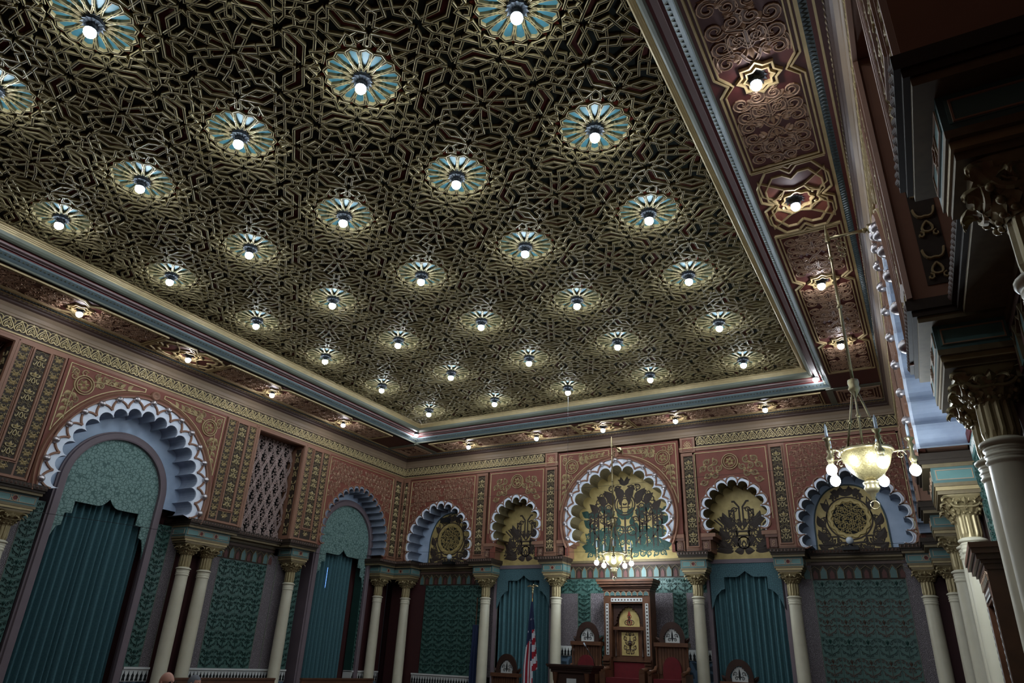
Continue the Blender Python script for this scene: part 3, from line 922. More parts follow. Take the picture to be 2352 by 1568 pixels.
def scroll_panel(wl, u0, u1, v0, v1, cv, R, n, a0, a1, m_flute, point, seed, lined=False, key='x', pitch=.26):
    """red panel with arabesque above a plain cusped arch"""
    cu, hw = (u0 + u1) / 2, (u1 - u0) / 2
    p = lobed_arch(wl, key, cu, cv, R, n, a0, a1, R + (a1 - a0) * R / n * .78, point, white if lined else m_flute, m_flute, .03 if lined else .02, .12)
    ro = R + (a1 - a0) * R / n * .62
    def P(r, a):
        f = 1 + point * math.exp(-((a - PI / 2) / 0.45) ** 2); return (r * math.cos(a), cv + r * math.sin(a) * f)
    def plate():
        mb = MB(); arc = [P(ro, a0 + (a1 - a0) * i / 48) for i in range(49)]
        arc = [(max(-hw + .01, min(hw - .01, x)), y) for x, y in arc if y > v0 + .012]
        mb.prism([(hw, v0), (hw, v1), (-hw, v1), (-hw, v0), (arc[-1][0], v0)] + arc[::-1] + [(arc[0][0], v0)], -.08, 0)
        return mb.mesh('scroll_panel', redg)
    sp = wl.put('scroll_panel', cached(('spl', key), plate), cu, 0, 0)
    def inside(x, y): return abs(x) < hw - .08 and v0 + .4 < y < v1 - .08 and (y < cv - .3 or math.hypot(x, (y - cv) / (1 + point)) > ro + .05) and not (key == 'mid' and math.hypot(x, y - 6.5) < .23)
    def rel():
        mb = MB(); vines(mb, inside, 0, hw, cv - .35, v1, pitch * (.80 if key == 'mid' else .62), .036 if key == 'mid' else .028, .018, 0, seed, 0.0, True); return mb.mesh('arabesque', [gilt, bronze] if key == 'mid' else [giltp, redg])
    wl.put('arabesque', cached(('ar', key), rel), 0, 0, 0, sp)
    def bd():
        mb = MB(); mb.ribbon([(-hw + .06, cv - .2), (-hw + .06, v1 - .06), (hw - .06, v1 - .06), (hw - .06, cv - .2)], .02, .02); return mb.mesh('gilt_border', giltb)
    wl.put('gilt_border', cached(('bd', key), bd), 0, 0, 0, sp)
    def fo():
        mb = MB(); off = lobed(0, cv, R + .035, n, a0, a1, point, 7, .25); mb.ribbon(off, .04, .03, 0); return mb.mesh('cusp_moulding', terra)
    wl.put('cusp_moulding', cached(('cm', key), fo), 0, 0, 0, sp)
    return p

def heart_frieze(wl, u0, u1, single):
    f = wl.box('heart_frieze', brown, min(u0, u1), max(u0, u1), 6.985, 7.27, -.05, .006)
    n = round(abs(u1 - u0) / .222)
    for i in range(n):
        u = u0 + (u1 - u0) * (i + .5) / n
        wl.put('heart_palmette', heart_me, u, 7.125, .006, f)
    return f

def window_bay(wl, u0, u1, v0=4.30, v1=6.86):
    c, hw = (u0 + u1) / 2, (u1 - u0) / 2; hh = (v1 - v0) / 2; cv = (v0 + v1) / 2
    w = wl.box('window_recess', black, u0, u1, v0, v1, -.9, -.60)
    def lat():
        mb = MB(); px, py = .29, .50
        def seg(a, b):
            # clip a line to the opening
            (x0, y0), (x1, y1) = a, b; t0, t1 = 0, 1
            for p_, q_ in ((-(x1 - x0), x0 + hw), (x1 - x0, hw - x0), (-(y1 - y0), y0 + hh), (y1 - y0, hh - y0)):
                if abs(p_) < 1e-9:
                    if q_ < 0: return
                else:
                    r = q_ / p_
                    if p_ < 0: t0 = max(t0, r)
                    else: t1 = min(t1, r)
            if t0 < t1: mb.ribbon([(x0 + (x1 - x0) * t0, y0 + (y1 - y0) * t0), (x0 + (x1 - x0) * t1, y0 + (y1 - y0) * t1)], .026, .03)
        N = 14
        for k in range(-N, N + 1):
            for o in (-.022, .022):
                for sg in (-1, 1):
                    x = k * px * 1.0 + o
                    seg((x - sg * 2 * px, -2 * py * 1.45), (x + sg * 2 * px, 2 * py * 1.45))
        iy = 0; y = -hh + .10
        while y < hh - .05:
            x = -hw + (.10 if iy % 2 == 0 else .245)
            while x < hw - .06:
                mb.ribbon(arcp(x, y, .055, 0, 2 * PI, 10)[:-1], .018, .034, 0, 0, None, True)
                for k in range(6):
                    a = PI / 3 * k + .26; X, Y = x + .115 * math.cos(a), y + .115 * math.sin(a)
                    if abs(X) < hw - .03 and abs(Y) < hh - .03:
                        mb.ribbon([(x + .06 * math.cos(a), y + .06 * math.sin(a)), (X, Y)], .016, .028)
                        mb.ribbon([(X + .04 * math.cos(a + 2), Y + .04 * math.sin(a + 2)), (X, Y), (X + .04 * math.cos(a - 2), Y + .04 * math.sin(a - 2))], .014, .026)
                x += .29
            y += .21; iy += 1
        return mb.mesh('window_lattice', lattice_m)
    wl.put('window_lattice', cached('winlat', lat), c, cv, -.46, w)
    def fr():
        mb = MB()
        mb.ribbon([(-hw + .02, -hh), (-hw + .02, hh), (hw - .02, hh), (hw - .02, -hh)], .09, .04, .0); mb.ribbon([(-hw - .05, -hh), (-hw - .05, hh + .05), (hw + .05, hh + .05), (hw + .05, -hh)], .05, .03, 0.0)
        return mb.mesh('window_frame', terra)
    wl.put('window_frame', cached('winfr', fr), c, cv, -.004, w)
    for sg in (-1, 1):
        a, b = (u0, u0 + .02) if sg < 0 else (u1 - .02, u1)
        r = wl.box('reveal', terra, a, b, v0, v1, -.60, -.01, w)
    # gilt chain on the far reveal, facing back down the hall
    ch = MB(); ch.box(-.09, .09, -hh + .1, hh - .1, -.004, .004)
    chm = cached('revg', lambda: ch.mesh('reveal_ground', brown))
    for sg in (-1, 1):
        e = ob('reveal_panel', chm, w, ((c + sg * (hw - .024)) * wl.sign, cv, -.22)); e.rotation_euler = (0, -sg * PI / 2 * wl.sign, 0)
        n = 6
        for i in range(n):
            pass
        mbx = cached('revchain', lambda: rev_chain(hh))
        o = ob('gilt_chain', mbx, w, ((c + sg * (hw - .03)) * wl.sign, cv, -.22)); o.rotation_euler = (0, -sg * PI / 2 * wl.sign, 0)
    return w
def rev_chain(hh):
    mb = MB(); n = 6; p = (2 * hh - .24) / n
    for i in range(n):
        y = -hh + .12 + p * (i + .5)
        for sg in (-1, 1):
            mb.ribbon(bez((0, y + .02), (sg * .05, y), (sg * .07, y + .04), (sg * .075, y + .1), 5), .02, .022)
            mb.ribbon(bez((0, y - .03), (sg * .055, y - .08), (sg * .045, y - .13), (0, y - .13), 5), .02, .022)
            mb.ribbon(spiral(sg * .055, y - .15, .03, PI / 2, .9, sg, 6), .014, .018)
    return mb.mesh('gilt_chain', gilt)

def corbel(wl, u, sgn, v0=4.28, v1=4.70, w=.40):
    a, b = (u, u + sgn * w) if sgn > 0 else (u + sgn * w, u)
    c = wl.box('corbel', terra, a, b, v1 - .09, v1, -REC, .03)
    a2, b2 = (u, u + sgn * w * .8) if sgn > 0 else (u + sgn * w * .8, u)
    wl.box('corbel_neck', terra_d, a2, b2, v1 - .16, v1 - .09, -REC, .015, c)
    a3, b3 = (u, u + sgn * w * .6) if sgn > 0 else (u + sgn * w * .6, u)
    wl.box('corbel_block', terra, a3, b3, v0, v1 - .16, -REC, .0, c)
    def sc_():
        mb = MB(); mb.prism([(-.08, -.1), (.08, -.1), (.08, .1), (-.08, .1)], 0, .004, 1)
        mb.ribbon(spiral(0, .035, .04, -1.5, 1.1, 1, 8), .016, .016); mb.ribbon(spiral(0, -.035, .04, 1.5, 1.1, 1, 8), .016, .016)
        return mb.mesh('knot_relief', [giltp, terra_d])
    wl.put('knot_relief', cached('knot', sc_), u + sgn * w * .3, (v0 + v1 - .16) / 2, 0, c)
    return c

def ledge(wl, a, b, w, v0=4.10, v1=4.29):
    l = wl.box('ledge', brown, a, b, v0 + .10, v1, -.95, w + .05)
    wl.box('ledge_cove', brown, a + .015, b - .015, v0 + .05, v0 + .10, -.95, w + .02, l)
    wl.box('ledge_bead', bronze, a + .03, b - .03, v0, v0 + .05, -.95, w - .01, l)
    n = max(2, int((b - a) / .075))
    def egg():
        mb = MB()
        for i in range(n):
            x = (i + .5) * (b - a) / n
            mb.leaf((x, -.035), (x, .035), .05, .016)
        return mb.mesh('leaf_moulding', redrel)
    o = ob('leaf_moulding', cached(('egg', round(b - a, 2)), egg), l, (a if wl.sign > 0 else -b, v0 + .145, w + .05)); o['kind'] = 'stuff'
    return l

def block(wl, a, b):
    """teal entablature block above one or two columns"""
    bl = wl.box('entablature_block', teal, a, b, 3.90, 4.10, -REC - .02, -.10)
    c, hw = (a + b) / 2, (b - a) / 2
    def pn():
        mb = MB(); ns = 2 if hw > .4 else 1
        xs = [0] if ns == 1 else [-hw * .33, hw * .33]
        mb.prism([(-hw + .04, -.07), (hw - .04, -.07), (hw - .04, .07), (-hw + .04, .07)], 0, .005)
        mb.ribbon([(-hw + .05, -.06), (hw - .05, -.06), (hw - .05, .06), (-hw + .05, .06)], .014, .012, 0, 1, None, True)
        for x in xs:
            mb.ribbon([(p[0] + x, p[1]) for p in star8(.055, .042)], .014, .018, 0, 1, None, True); mb.prism([(p[0] + x, p[1]) for p in star8(.045, .034)], 0, .008, 2)
            for sg in (-1, 1): mb.ribbon([(x + sg * .09, .06), (x + sg * .07, .0), (x + sg * .09, -.06)], .014, .012, 0, 1)
        return mb.mesh('star_panel', [teal_l, giltp, darkred])
    wl.put('star_panel', cached(('bp', round(hw, 2)), pn), c, 4.0, -.10, bl)
    def sd():
        mb = MB(); mb.prism([(-.22, -.07), (.22, -.07), (.22, .07), (-.22, .07)], 0, .005); mb.ribbon([(-.20, -.06), (.20, -.06), (.20, .06), (-.20, .06)], .014, .012, 0, 1, None, True)
        return mb.mesh('side_panel', [teal_l, giltp])
    for sg in (-1, 1):
        e = ob('side_panel', cached('bsd', sd), bl, ((c + sg * hw) * wl.sign, 4.0, -.35)); e.rotation_euler = (0, sg * PI / 2 * wl.sign, 0)
    for dv, ex, m in ((0, .0, bronze), (1, -.03, gilt), (2, -.06, bronze)):
        wl.box('block_moulding', m, a - ex, b + ex, 3.90 - .045 * (dv + 1), 3.90 - .045 * dv, -REC - .02, -.10 + ex * .4, bl)
    return bl
#SPLIT3
WL = Wall('wall_left', (0, 1, 0), (1, 0, 0), (-XH, YC, 0), 1, -9.65, 9.65)
_t = math.radians(1.2)      # the right wall is not quite square to the back wall
WR = Wall('wall_right', (math.sin(_t), -math.cos(_t), 0), (-math.cos(_t), -math.sin(_t), 0), (XH, YC, 0), -1, -9.65, 9.65)
WB = Wall('wall_back', (1, 0, 0), (0, -1, 0), (0, YC + DH, 0), 1, -8.4, 8.4)
mb = MB(); mb.box(-8.4, 8.4, -.2, 0, 0, 8.1)
ob('wall_front', mb.mesh('wall_front', terra_d), None, (0, YC - DH - .45, 0), kind='structure')
mb = MB(); mb.box(-8.5, 8.5, -16.2, 4.0, -.15, 0)
ob('floor', mb.mesh('floor', carpet), None, None, kind='structure')

def frames_upper(wl, a, b):
    """fascia under the frieze, cornice above it"""
    for p, q in (((a, -1.70), (1.95, b)) if wl is WB else ((a, b),)):
        wl.box('fascia', terra, p, q, 6.88, 6.985, -REC, .0)
        wl.box('fascia_bead', gilt, p, q, 6.955, 6.985, -.02, .018)
    wl.box('cornice_back', terra, a, b, 7.27, 7.75, -REC, .0)
    a, b = wl.u(a, b)
    st = [(7.265, 0), (7.275, .03), (7.31, .035), (7.33, .05), (7.40, .06), (7.47, .10), (7.50, .13), (7.53, .135), (7.545, .16), (7.60, .185), (7.64, .2)]
    for nm, q, m in (('cornice_cove', st[:6], tan), ('cornice', st[5:], cordk)):
        mb = MB()
        for v, w in q: mb.v += [(a, v, w), (b, v, w)]
        for i in range(len(q) - 1): mb.face([2 * i, 2 * i + 1, 2 * i + 3, 2 * i + 2])
        mb.ob(nm, m, wl.root)
    mb = MB(); n = int((b - a) / .09)
    for i in range(n):
        x = a + (i + .5) * (b - a) / n
        mb.leaf((x - .03, 7.555), (x + .03, 7.59), .03, .012, .175)
    o = mb.ob('leaf_moulding', bronze, wl.root, kind='stuff')

def tile_field(wl, u0, u1, v0, v1, nx, ny, parent_name='tile_panel', alt=None):
    p = wl.box(parent_name, greenrel, u0, u1, v0, v1, -.9, -REC)
    sx, sy = (u1 - u0) / nx, (v1 - v0) / ny
    for j in range(ny):
        for i in range(nx):
            me = tile_r if (alt and j % alt in (0, 1)) else tile_g
            wl.put('tile', me, u0 + sx * (i + .5), v0 + sy * (j + .5), -REC, p, (sx, sy, 1))
    return p
def filigree(wl, u0, u1, v0, v1, w=0.0):
    f = wl.box('filigree_strip', filig, u0, u1, v0, v1, -.9, -REC + .006 + w)
    wl.box('strip_edge', sage, u0, u0 + .012, v0, v1, -.9, -REC + .014 + w, f); wl.box('strip_edge', sage, u1 - .012, u1, v0, v1, -.9, -REC + .014 + w, f)
    return f
def merlons(wl, u0, u1, v0=3.62):
    f = wl.box('arch_frieze', brown, u0, u1, v0, v0 + .48, -.9, -REC + .004)
    wl.box('frieze_band', redrel, u0, u1, v0 + .34, v0 + .40, -REC, -REC + .02, f); wl.box('frieze_band', bronze, u0, u1, v0 + .42, v0 + .48, -REC, -REC + .03, f)
    n = max(1, round((u1 - u0) / .36)); p = (u1 - u0) / n
    for i in range(n): wl.put('frieze_arch', fr_me, u0 + p * (i + .5), v0 + .03, -REC + .004, f, (p / .44, 1, 1))
def dado(wl, u0, u1):
    d = wl.box('dado', dadot, u0, u1, 0, .86, -.9, -REC + .01)
    wl.box('dado_band', dadow, u0, u1, .86, 1.12, -.9, -REC + .03, d); wl.box('dado_cap', dadow, u0, u1, 1.10, 1.14, -.9, -REC + .06, d)
    n = max(1, round((u1 - u0) / .095)); p = (u1 - u0) / n
    for i in range(n): wl.put('dado_spike', spike_me, u0 + p * (i + .5), .875, -REC + .03, d)

PEL = [(-1.05, 3.30), (-1.03, 3.46), (-.98, 3.62), (-.95, 3.70), (-.86, 3.74), (-.86, 3.98), (-.72, 3.99), (-.72, 4.24), (-.22, 4.24), (-.14, 4.27), (-.07, 4.33), (0, 4.42)]
PEL = PEL + [(-x, y) for x, y in PEL[::-1][1:]]
def door_case(wl, cu):
    """tall arched door case with stencilled tympanum; cv, R of the jamb"""
    cv, R = 4.66, 1.24
    def jm():
        mb = MB()
        pts = [(R - .09, 0)] + arcp(0, cv, R - .09, 0, PI, 32) + [(-R + .09, 0)]
        mb.strip(pts, [(-.09, 0, 0), (-.09, .10, 0), (-.06, .11, 0), (.045, .10, 0), (.06, .06, 0), (.09, .055, 0), (.09, -.35, 0)])
        return mb.mesh('door_jamb', jamb)
    p = wl.put('door_case', cached('jamb', jm), cu, 0, -REC)
    def ty():
        mb = MB(); Ri = R - .17
        mb.prism(arcp(0, cv, Ri, 0, PI, 32) + PEL, -.03, .0)
        return mb.mesh('tympanum', stencil)
    wl.put('tympanum', cached('tymp', ty), 0, 0, .02, p)
    return p

def curtain_mesh(w, z0, z1, seed, n=17, amp=.055):
    rnd = random.Random(seed); N = n * 8; mb = MB(); rows = 6
    ph = [rnd.uniform(.7, 1.3) for _ in range(n + 1)]
    acc = [0]
    for q in ph: acc.append(acc[-1] + q)
    for r in range(rows + 1):
        v = z1 + (z0 - z1) * r / rows
        for i in range(N + 1):
            t = i / N; k = t * n; a = int(min(n - 1, k)); f = k - a
            x = (acc[a] + ph[a] * f) / acc[n]
            A = amp * (0.6 + .5 * ph[a]) * (.8 + .25 * r / rows)
            mb.v.append(((x - .5) * w * (1 - .03 * math.sin(PI * r / rows)), v, A * math.sin(2 * PI * f) + .012 * math.sin(5 * x + r)))
    for r in range(rows):
        for i in range(N):
            b = r * (N + 1) + i
            mb.face([b, b + N + 1, b + N + 2, b + 1], 0, True)
    return mb.mesh('curtain', curt)

def side_wall(wl, far_only, d_near):
    L0, L1 = -9.65, 9.2
    wl.box('upper_wall', terra, L0, L1, 4.46, 8.05, -.93, -REC - .01)
    frames_upper(wl, L0, L1)
    heart_frieze(wl, -3.6 if wl is WL else -4.2, 9.2, False)
    ptype = white
    pearl_arch(wl, 0, 4.72, 1.83, 17, math.radians(9.5), 1.47, 2.0, 4.30, 6.88, flutew)
    for sg in (1, -1):
        def R(a, b): return (a, b) if sg > 0 else (-b, -a)
        pilaster(wl, *R(2.02, 3.0)); window_bay(wl, *R(3.0, 4.72)); pilaster(wl, *R(4.72, 5.70))
        block(wl, *R(1.66, 2.90)); block(wl, *R(4.94, 5.58))
        ledge(wl, *R(1.62, 3.04), 0.0); ledge(wl, *R(3.04, 4.70), -.30); ledge(wl, *R(4.70, 5.74), 0.0)
        # lower wall
        wl.box('red_wall_strip', dkwall, *R(1.88, 2.9), 0, 4.12, -.9, -REC)
        tile_field(wl, *R(3.12, 4.62), 1.14, 3.62, 4, 6); merlons(wl, *R(2.62, 4.79)); dado(wl, *R(2.62, 4.79)); dado(wl, *R(1.27, 1.88))
        filigree(wl, *R(2.9, 3.12), 1.14, 3.62); filigree(wl, *R(4.62, 4.95), 1.14, 3.9); filigree(wl, *R(1.62, 1.88), 1.14, 4.1)
        tile_field(wl, *R(1.27, 1.62), 1.14, 4.12, 1, 8); tile_field(wl, *R(5.3, 5.85), 1.14, 3.9, 1, 7); filigree(wl, *R(4.95, 5.3), 1.14, 3.9)
        dado(wl, *R(4.79, 5.85))
    if wl is WL: door_case(wl, 0)
    else:
        tile_field(wl, -1.27, 1.27, 1.14, 4.12, 6, 7); dado(wl, -1.27, 1.27)
        nb = wl.box('niche_border', darkred, -1.6, 1.6, 4.36, 4.50, -.9, -REC + .03)
        wl.box('scroll_band', teal_l, -1.6, 1.6, 4.14, 4.34, -.9, -REC + .02, nb)
        def sb():
            mb = MB()
            for i in range(14):
                x = -1.5 + 3.0 * (i + .5) / 14
                mb.ribbon(spiral(x, 0, .06, PI / 2 * (i % 2), 1.1, 1 if i % 2 else -1, 8), .02, .01); mb.leaf((x - .1, -.05), (x - .1, .07), .05, .01)
            return mb.mesh('scroll_relief', inlay_w)
        wl.put('scroll_relief', sb(), 0, 4.24, -REC + .02, nb)
    wl.box('niche_back', nichew, -1.95, 1.95, 4.46, 6.75, -.9, -REC + .002)
    if far_only:
        # small niche, corner pilaster
        scroll_panel(wl, 5.70, 8.72, 4.30, 6.88, 4.72, 1.27, 21, math.radians(-15), math.radians(195), greyblue, 0.05, 11, key='small', pitch=.27)
        door_case(wl, 7.42); wl.box('niche_back', nichew, 5.75, 8.7, 4.46, 6.4, -.9, -REC + .002)
        wl.box('corner_pilaster', terra, 8.73, 9.2, 4.29, 6.88, -REC, -.012)
        pilaster(wl, 8.70, 9.14, wide=False)
        block(wl, 8.62, 9.2 + REC); ledge(wl, 8.40, 9.25, 0.0)
        tile_field(wl, 8.42, 8.62, 1.14, 4.12, 1, 9); wl.box('red_wall_strip', dkwall, 8.62, 9.65, 0, 4.12, -.9, -REC); dado(wl, 8.42, 9.6)
side_wall(WL, True, -3.2)
side_wall(WR, True, -6)

# ---- back wall
wl = WB
wl.box('upper_wall', terra, -7.9, 7.9, 4.20, 8.05, -.93, -REC - .01)
frames_upper(wl, -7.4, 7.4)
heart_frieze(wl, -7.4, -2.16, True); heart_frieze(wl, 2.42, 7.4, True)
XB = .12
pearl_arch(wl, XB, 5.23, 1.555, 15, math.radians(18), 1.26, 1.80, 4.30, 7.22, olive, .035)
for x in (-1.92, 2.18):
    pl = pilaster(wl, x - .2, x + .2, 4.30, 6.84, False)
    sq = wl.box('square_panel', terra, x - .2, x + .2, 6.86, 7.26, -.2, .012)
    def rosq():
        mb = MB(); mb.prism([(-.13, -.14), (.13, -.14), (.13, .14), (-.13, .14)], 0, .004, 1); mb.ribbon([(-.14, -.15), (.14, -.15), (.14, .15), (-.14, .15)], .022, .016, 0, 2, None, True)
        for k in range(8):
            a = PI / 4 * k; mb.ribbon(bez((.02 * math.cos(a), .02 * math.sin(a)), (.06 * math.cos(a + .5), .06 * math.sin(a + .5)), (.09 * math.cos(a + .6), .09 * math.sin(a + .6)), (.10 * math.cos(a - .1), .10 * math.sin(a - .1)), 4), .016, .016)
        return mb.mesh('rosette_relief', [giltb, redg, terra])
    wl.put('rosette_relief', cached('rosq', rosq), x, 7.06, .012, sq)
for x in (-4.32, 4.42): pilaster(wl, x - .2, x + .2, 4.30, 6.86, False)
for cu in (-3.03, 3.29):
    k = 'mid'
    p = scroll_panel(wl, cu - 1.0 if cu > 0 else cu - 1.02, cu + .94 if cu > 0 else cu + .92, 4.30, 6.86, 5.2, .655, 11, math.radians(-33), math.radians(213), olive, .06, 23, True, 'mid', .25)
for cu, a, b in ((-5.77, -7.1, -4.52), (5.86, 4.62, 7.2)):
    scroll_panel(wl, a, b, 4.30, 6.86, 4.75, 1.04, 15, math.radians(-24), math.radians(204), greyblue, .08, 31, True, 'end', .24)
for x in (-7.32, 7.32): pilaster(wl, x - .2 if x > 0 else x - .08, x + .08 if x > 0 else x + .2, 4.30, 6.88, False)
# medallions over the mid arches
for cu in (-3.05, 3.26):
    mb = MB(); medallion(mb, 0, 0, .20, .03); o = wl.put('medallion', cached('medal', lambda: mb.mesh('medallion', gilt)), cu, 6.50, .01)

def painted(wl, name, shapes, cu, w, m, z=.006, parent=None):
    mb = MB()
    for sh in shapes:
        kind = sh[0]
        for sg in (-1, 1):
            if kind == 'l':
                mb.ribbon([(sg * x, y) for x, y in sh[1]], sh[2], z, 0, 0)
            elif kind == 'f':
                p, q, wd, bd = sh[1:]
                mb.leaf((sg * p[0], p[1]), (sg * q[0], q[1]), wd * 1.35, z, 0, 0, bd * sg)
            elif kind == 'r':
                x, y, r, wd = sh[1:]
                mb.ribbon(arcp(sg * x, y, r, 0, 2 * PI, 16)[:-1], wd, z, 0, 0, None, True)
    return wl.put(name, mb.mesh(name, m), cu, 0, w, parent)
def kufic(y0, s, crown=True):
    def q(x, y): return (x * s, y0 + y * s)
    S = [('l', [q(.05, .52), q(.05, .95), q(.05, 1.12), q(.17, 1.28), q(.24, 1.28)], .05 * s), ('l', [q(.0, .5), q(.05, .52)], .04 * s),
         ('l', [q(.20, .72), q(.20, 1.03), q(.33, 1.03), q(.33, .86)], .05 * s), ('l', [q(.12, .62), q(.33, .88), q(.27, .98)], .04 * s),
         ('l', [q(.0, .33), q(.30, .33)], .05 * s), ('l', [q(.0, .45), q(.30, .45)], .05 * s), ('l', [q(.16, .26), q(.16, .55)], .05 * s),
         ('f', q(.28, .52), q(.62, .88), .20 * s, .06 * s), ('f', q(.38, .78), q(.52, 1.0), .10 * s, -.03 * s), ('f', q(.18, .62), q(.36, .70), .12 * s, 0),
         ('f', q(.35, .25), q(.62, .60), .16 * s, -.08 * s), ('l', [q(.46, .30), q(.46, .62), q(.66, .84)], .05 * s), ('l', [q(.56, .2), q(.56, .62), q(.76, .80)], .04 * s),
         ('r', .28 * s, y0 + .38 * s, .12 * s, .04 * s), ('f', q(.10, .05), q(.34, .28), .16 * s, .05 * s), ('f', q(.0, .02), q(.28, -.08), .16 * s, -.05 * s),
         ('f', q(.30, -.02), q(.72, .30), .20 * s, -.08 * s), ('f', q(.30, -.1), q(.80, -.08), .17 * s, .07 * s), ('l', [q(.3, -.08), q(.72, .12)], .05 * s), ('l', [q(.34, .14), q(.72, -.06)], .05 * s),
         ('f', q(.62, .12), q(.78, .40), .14 * s, .05 * s), ('l', [q(.0, .2), q(.06, .1), q(.0, .0)], .04 * s), ('r', 0, y0 + .14 * s, .16 * s, .035 * s), ('f', q(.1, .55), q(.02, .75), .1 * s, 0)]
    return S
for cu in (-3.03, 3.29):
    g = wl.box('gold_ground', goldwall, cu - 1.0, cu + 1.0, 4.13, 6.1, -.9, -REC + .002)
    painted(wl, 'painted_ornament', kufic(4.42, .92), cu, -REC + .002, ornbrown, .008, g)
    def lace():
        mb = MB(); ins = lambda x, y: abs(x) < .74 - max(0, y - 4.85) * .75 and 4.33 < y < 5.5 and abs(x) > .02
        vines(mb, ins, 0, .78, 4.28, 5.5, .165, .036, .007, 0, 6, 0.0); return mb.mesh('painted_lace', ornbrown)
    wl.put('painted_lace', cached('lace', lace), cu, 0, -REC + .002, g)
# end arches: gold pointed field with pierced round grille
for cu in (-5.76, 5.80):
    a0 = wl.box('niche_back', nichew, cu - 1.3, cu + 1.3, 4.22, 6.1, -.9, -REC - .002)
    def gf():
        mb = MB(); pts = [(.80, 4.24), (.79, 4.85)] + [(.79 * math.cos(t) ** .85 if math.cos(t) > 0 else 0, 4.85 + .97 * math.sin(t) ** 1.05) for t in [PI / 2 * i / 14 for i in range(1, 15)]]
        pts = pts + [(-x, y) for x, y in pts[::-1][1:]]
        mb.prism(pts, -.02, .012); mb.ribbon(pts, .04, .02, .006, 1)
        return mb.mesh('gold_field', [goldwall, dkblue])
    f = wl.put('gold_field', cached('gf', gf), cu, 0, -REC)
    def gr():
        mb = MB(); cy = 5.02
        mb.prism(arcp(0, cy, .37, 0, 2 * PI, 32)[:-1], .012, .016, 1)
        mb.ribbon([((.42 + .02 * math.cos(14 * t)) * math.cos(t), cy + (.42 + .02 * math.cos(14 * t)) * math.sin(t)) for t in [2 * PI * i / 84 for i in range(84)]], .09, .03, .01, 0, 0, True)
        n0 = len(mb.v); vines(mb, lambda x, y: math.hypot(x, y - cy) < .40, -.38, .38, cy - .40, cy + .40, .098, .018, .010, 0, 3); mb.xf(lambda x, y, z: (x, y, z + .016), n0)
        return mb.mesh('round_grille', [goldwall, black])
    ob('round_grille', cached('gr', gr), f)
    S = []
    def q(x, y): return (x, 4.24 + y)
    S += [('f', q(.40, .18), q(.70, .10), .14, .05), ('f', q(.50, .28), q(.72, .55), .15, -.06), ('f', q(.53, .58), q(.70, .88), .13, -.05), ('f', q(.46, .95), q(.60, 1.18), .12, .04),
          ('l', [q(.44, .16), q(.30, .16), q(.30, .36), q(.44, .36), q(.44, .16)], .04), ('l', [q(.0, .2), q(.3, .22)], .05), ('l', [q(.46, .4), q(.56, .62), q(.48, .9)], .04), ('f', q(.16, 1.28), q(.34, 1.44), .12, .04),
          ('f', q(.0, 1.30), q(.10, 1.56), .12, -.04), ('l', [q(.3, 1.2), q(.30, 1.36)], .05), ('l', [q(.42, 1.1), q(.45, 1.26), q(.56, 1.05)], .04), ('f', q(.2, .12), q(.42, .1), .1, -.04), ('f', q(.56, .05), q(.76, .2), .12, 0), ('f', q(.6, .4), q(.76, .42), .1, 0)]
    S += [('l', [(.50 * math.cos(t), 5.02 + .50 * math.sin(t)) for t in [-PI / 2 + PI * i / 16 for i in range(17)]], .035)]
    mb = None
    painted(wl, 'painted_ornament', S, 0, .014, ornbrown, .008, f)
    def lace2():
        mb = MB(); vines(mb, lambda x, y: .50 < math.hypot(x, y - 5.02) < .9 and abs(x) < .74 - max(0, y - 5.1) * .55 and 4.28 < y < 5.75, 0, .78, 4.28, 5.8, .15, .036, .007, 0, 6, 0.0); return mb.mesh('painted_lace', ornbrown)
    ob('painted_lace', cached('lace2', lace2), f, (0, 0, .014))
# centre arch: gold ground with green and brown ornament
g = wl.box('gold_ground', goldwall, XB - 1.6, XB + 1.6, 4.13, 6.9, -.9, -REC + .002)
S = []
def q(x, y): return (x, 4.2 + y)
for (x, y0, y1) in ((.92, .35, 1.45), (.80, .3, 1.3), (.62, .35, 1.5), (.42, .4, 1.35), (.30, .35, .9), (1.06, .5, 1.2)):
    S.append(('l', [q(x, y0), q(x, y1), q(x - .06, y1 + .12)], .05))
for (x, y, r) in ((.75, 1.35, .13), (.52, 1.1, .12), (.2, .8, .14), (.95, 1.0, .12)): S.append(('r', x, 4.2 + y, r, .04))
S += [('l', [q(.42, .95), q(.62, .95), q(.62, .75), q(.42, .75), q(.42, .95)], .045), ('l', [q(.74, .55), q(.95, .8), q(.95, 1.0)], .05), ('l', [q(.30, .45), q(.5, .7), q(.5, 1.0)], .05),
      ('f', q(.1, 1.62), q(.3, 2.05), .2, .06), ('f', q(.35, 1.5), q(.62, 1.95), .2, .06), ('f', q(.6, 1.5), q(.85, 1.8), .17, .05), ('f', q(.85, 1.25), q(1.08, 1.6), .16, .05), ('f', q(0, 2.05), q(.10, 2.32), .11, -.03), ('f', q(.02, 2.08), q(.2, 2.24), .08, .03),
      ('l', [(.30 * math.cos(t), 5.72 + .30 * math.sin(t)) for t in [-PI / 2 + PI * i / 14 for i in range(15)]], .045), ('l', [(.23 * math.cos(t), 5.72 + .23 * math.sin(t)) for t in [-PI / 2 + PI * i / 14 for i in range(15)]], .03),
      ('l', [q(.10, 1.36), q(.10, 1.6), q(.05, 1.68), q(0, 1.70)], .03), ('l', [q(0, 1.44), q(.16, 1.44)], .03), ('f', q(.12, 1.5), q(.19, 1.68), .07, .02), ('f', q(.0, 1.5), q(.07, 1.56), .04, 0)]
painted(wl, 'painted_ornament', S, XB, -REC + .002, ornbrown, .008, g)
S = []
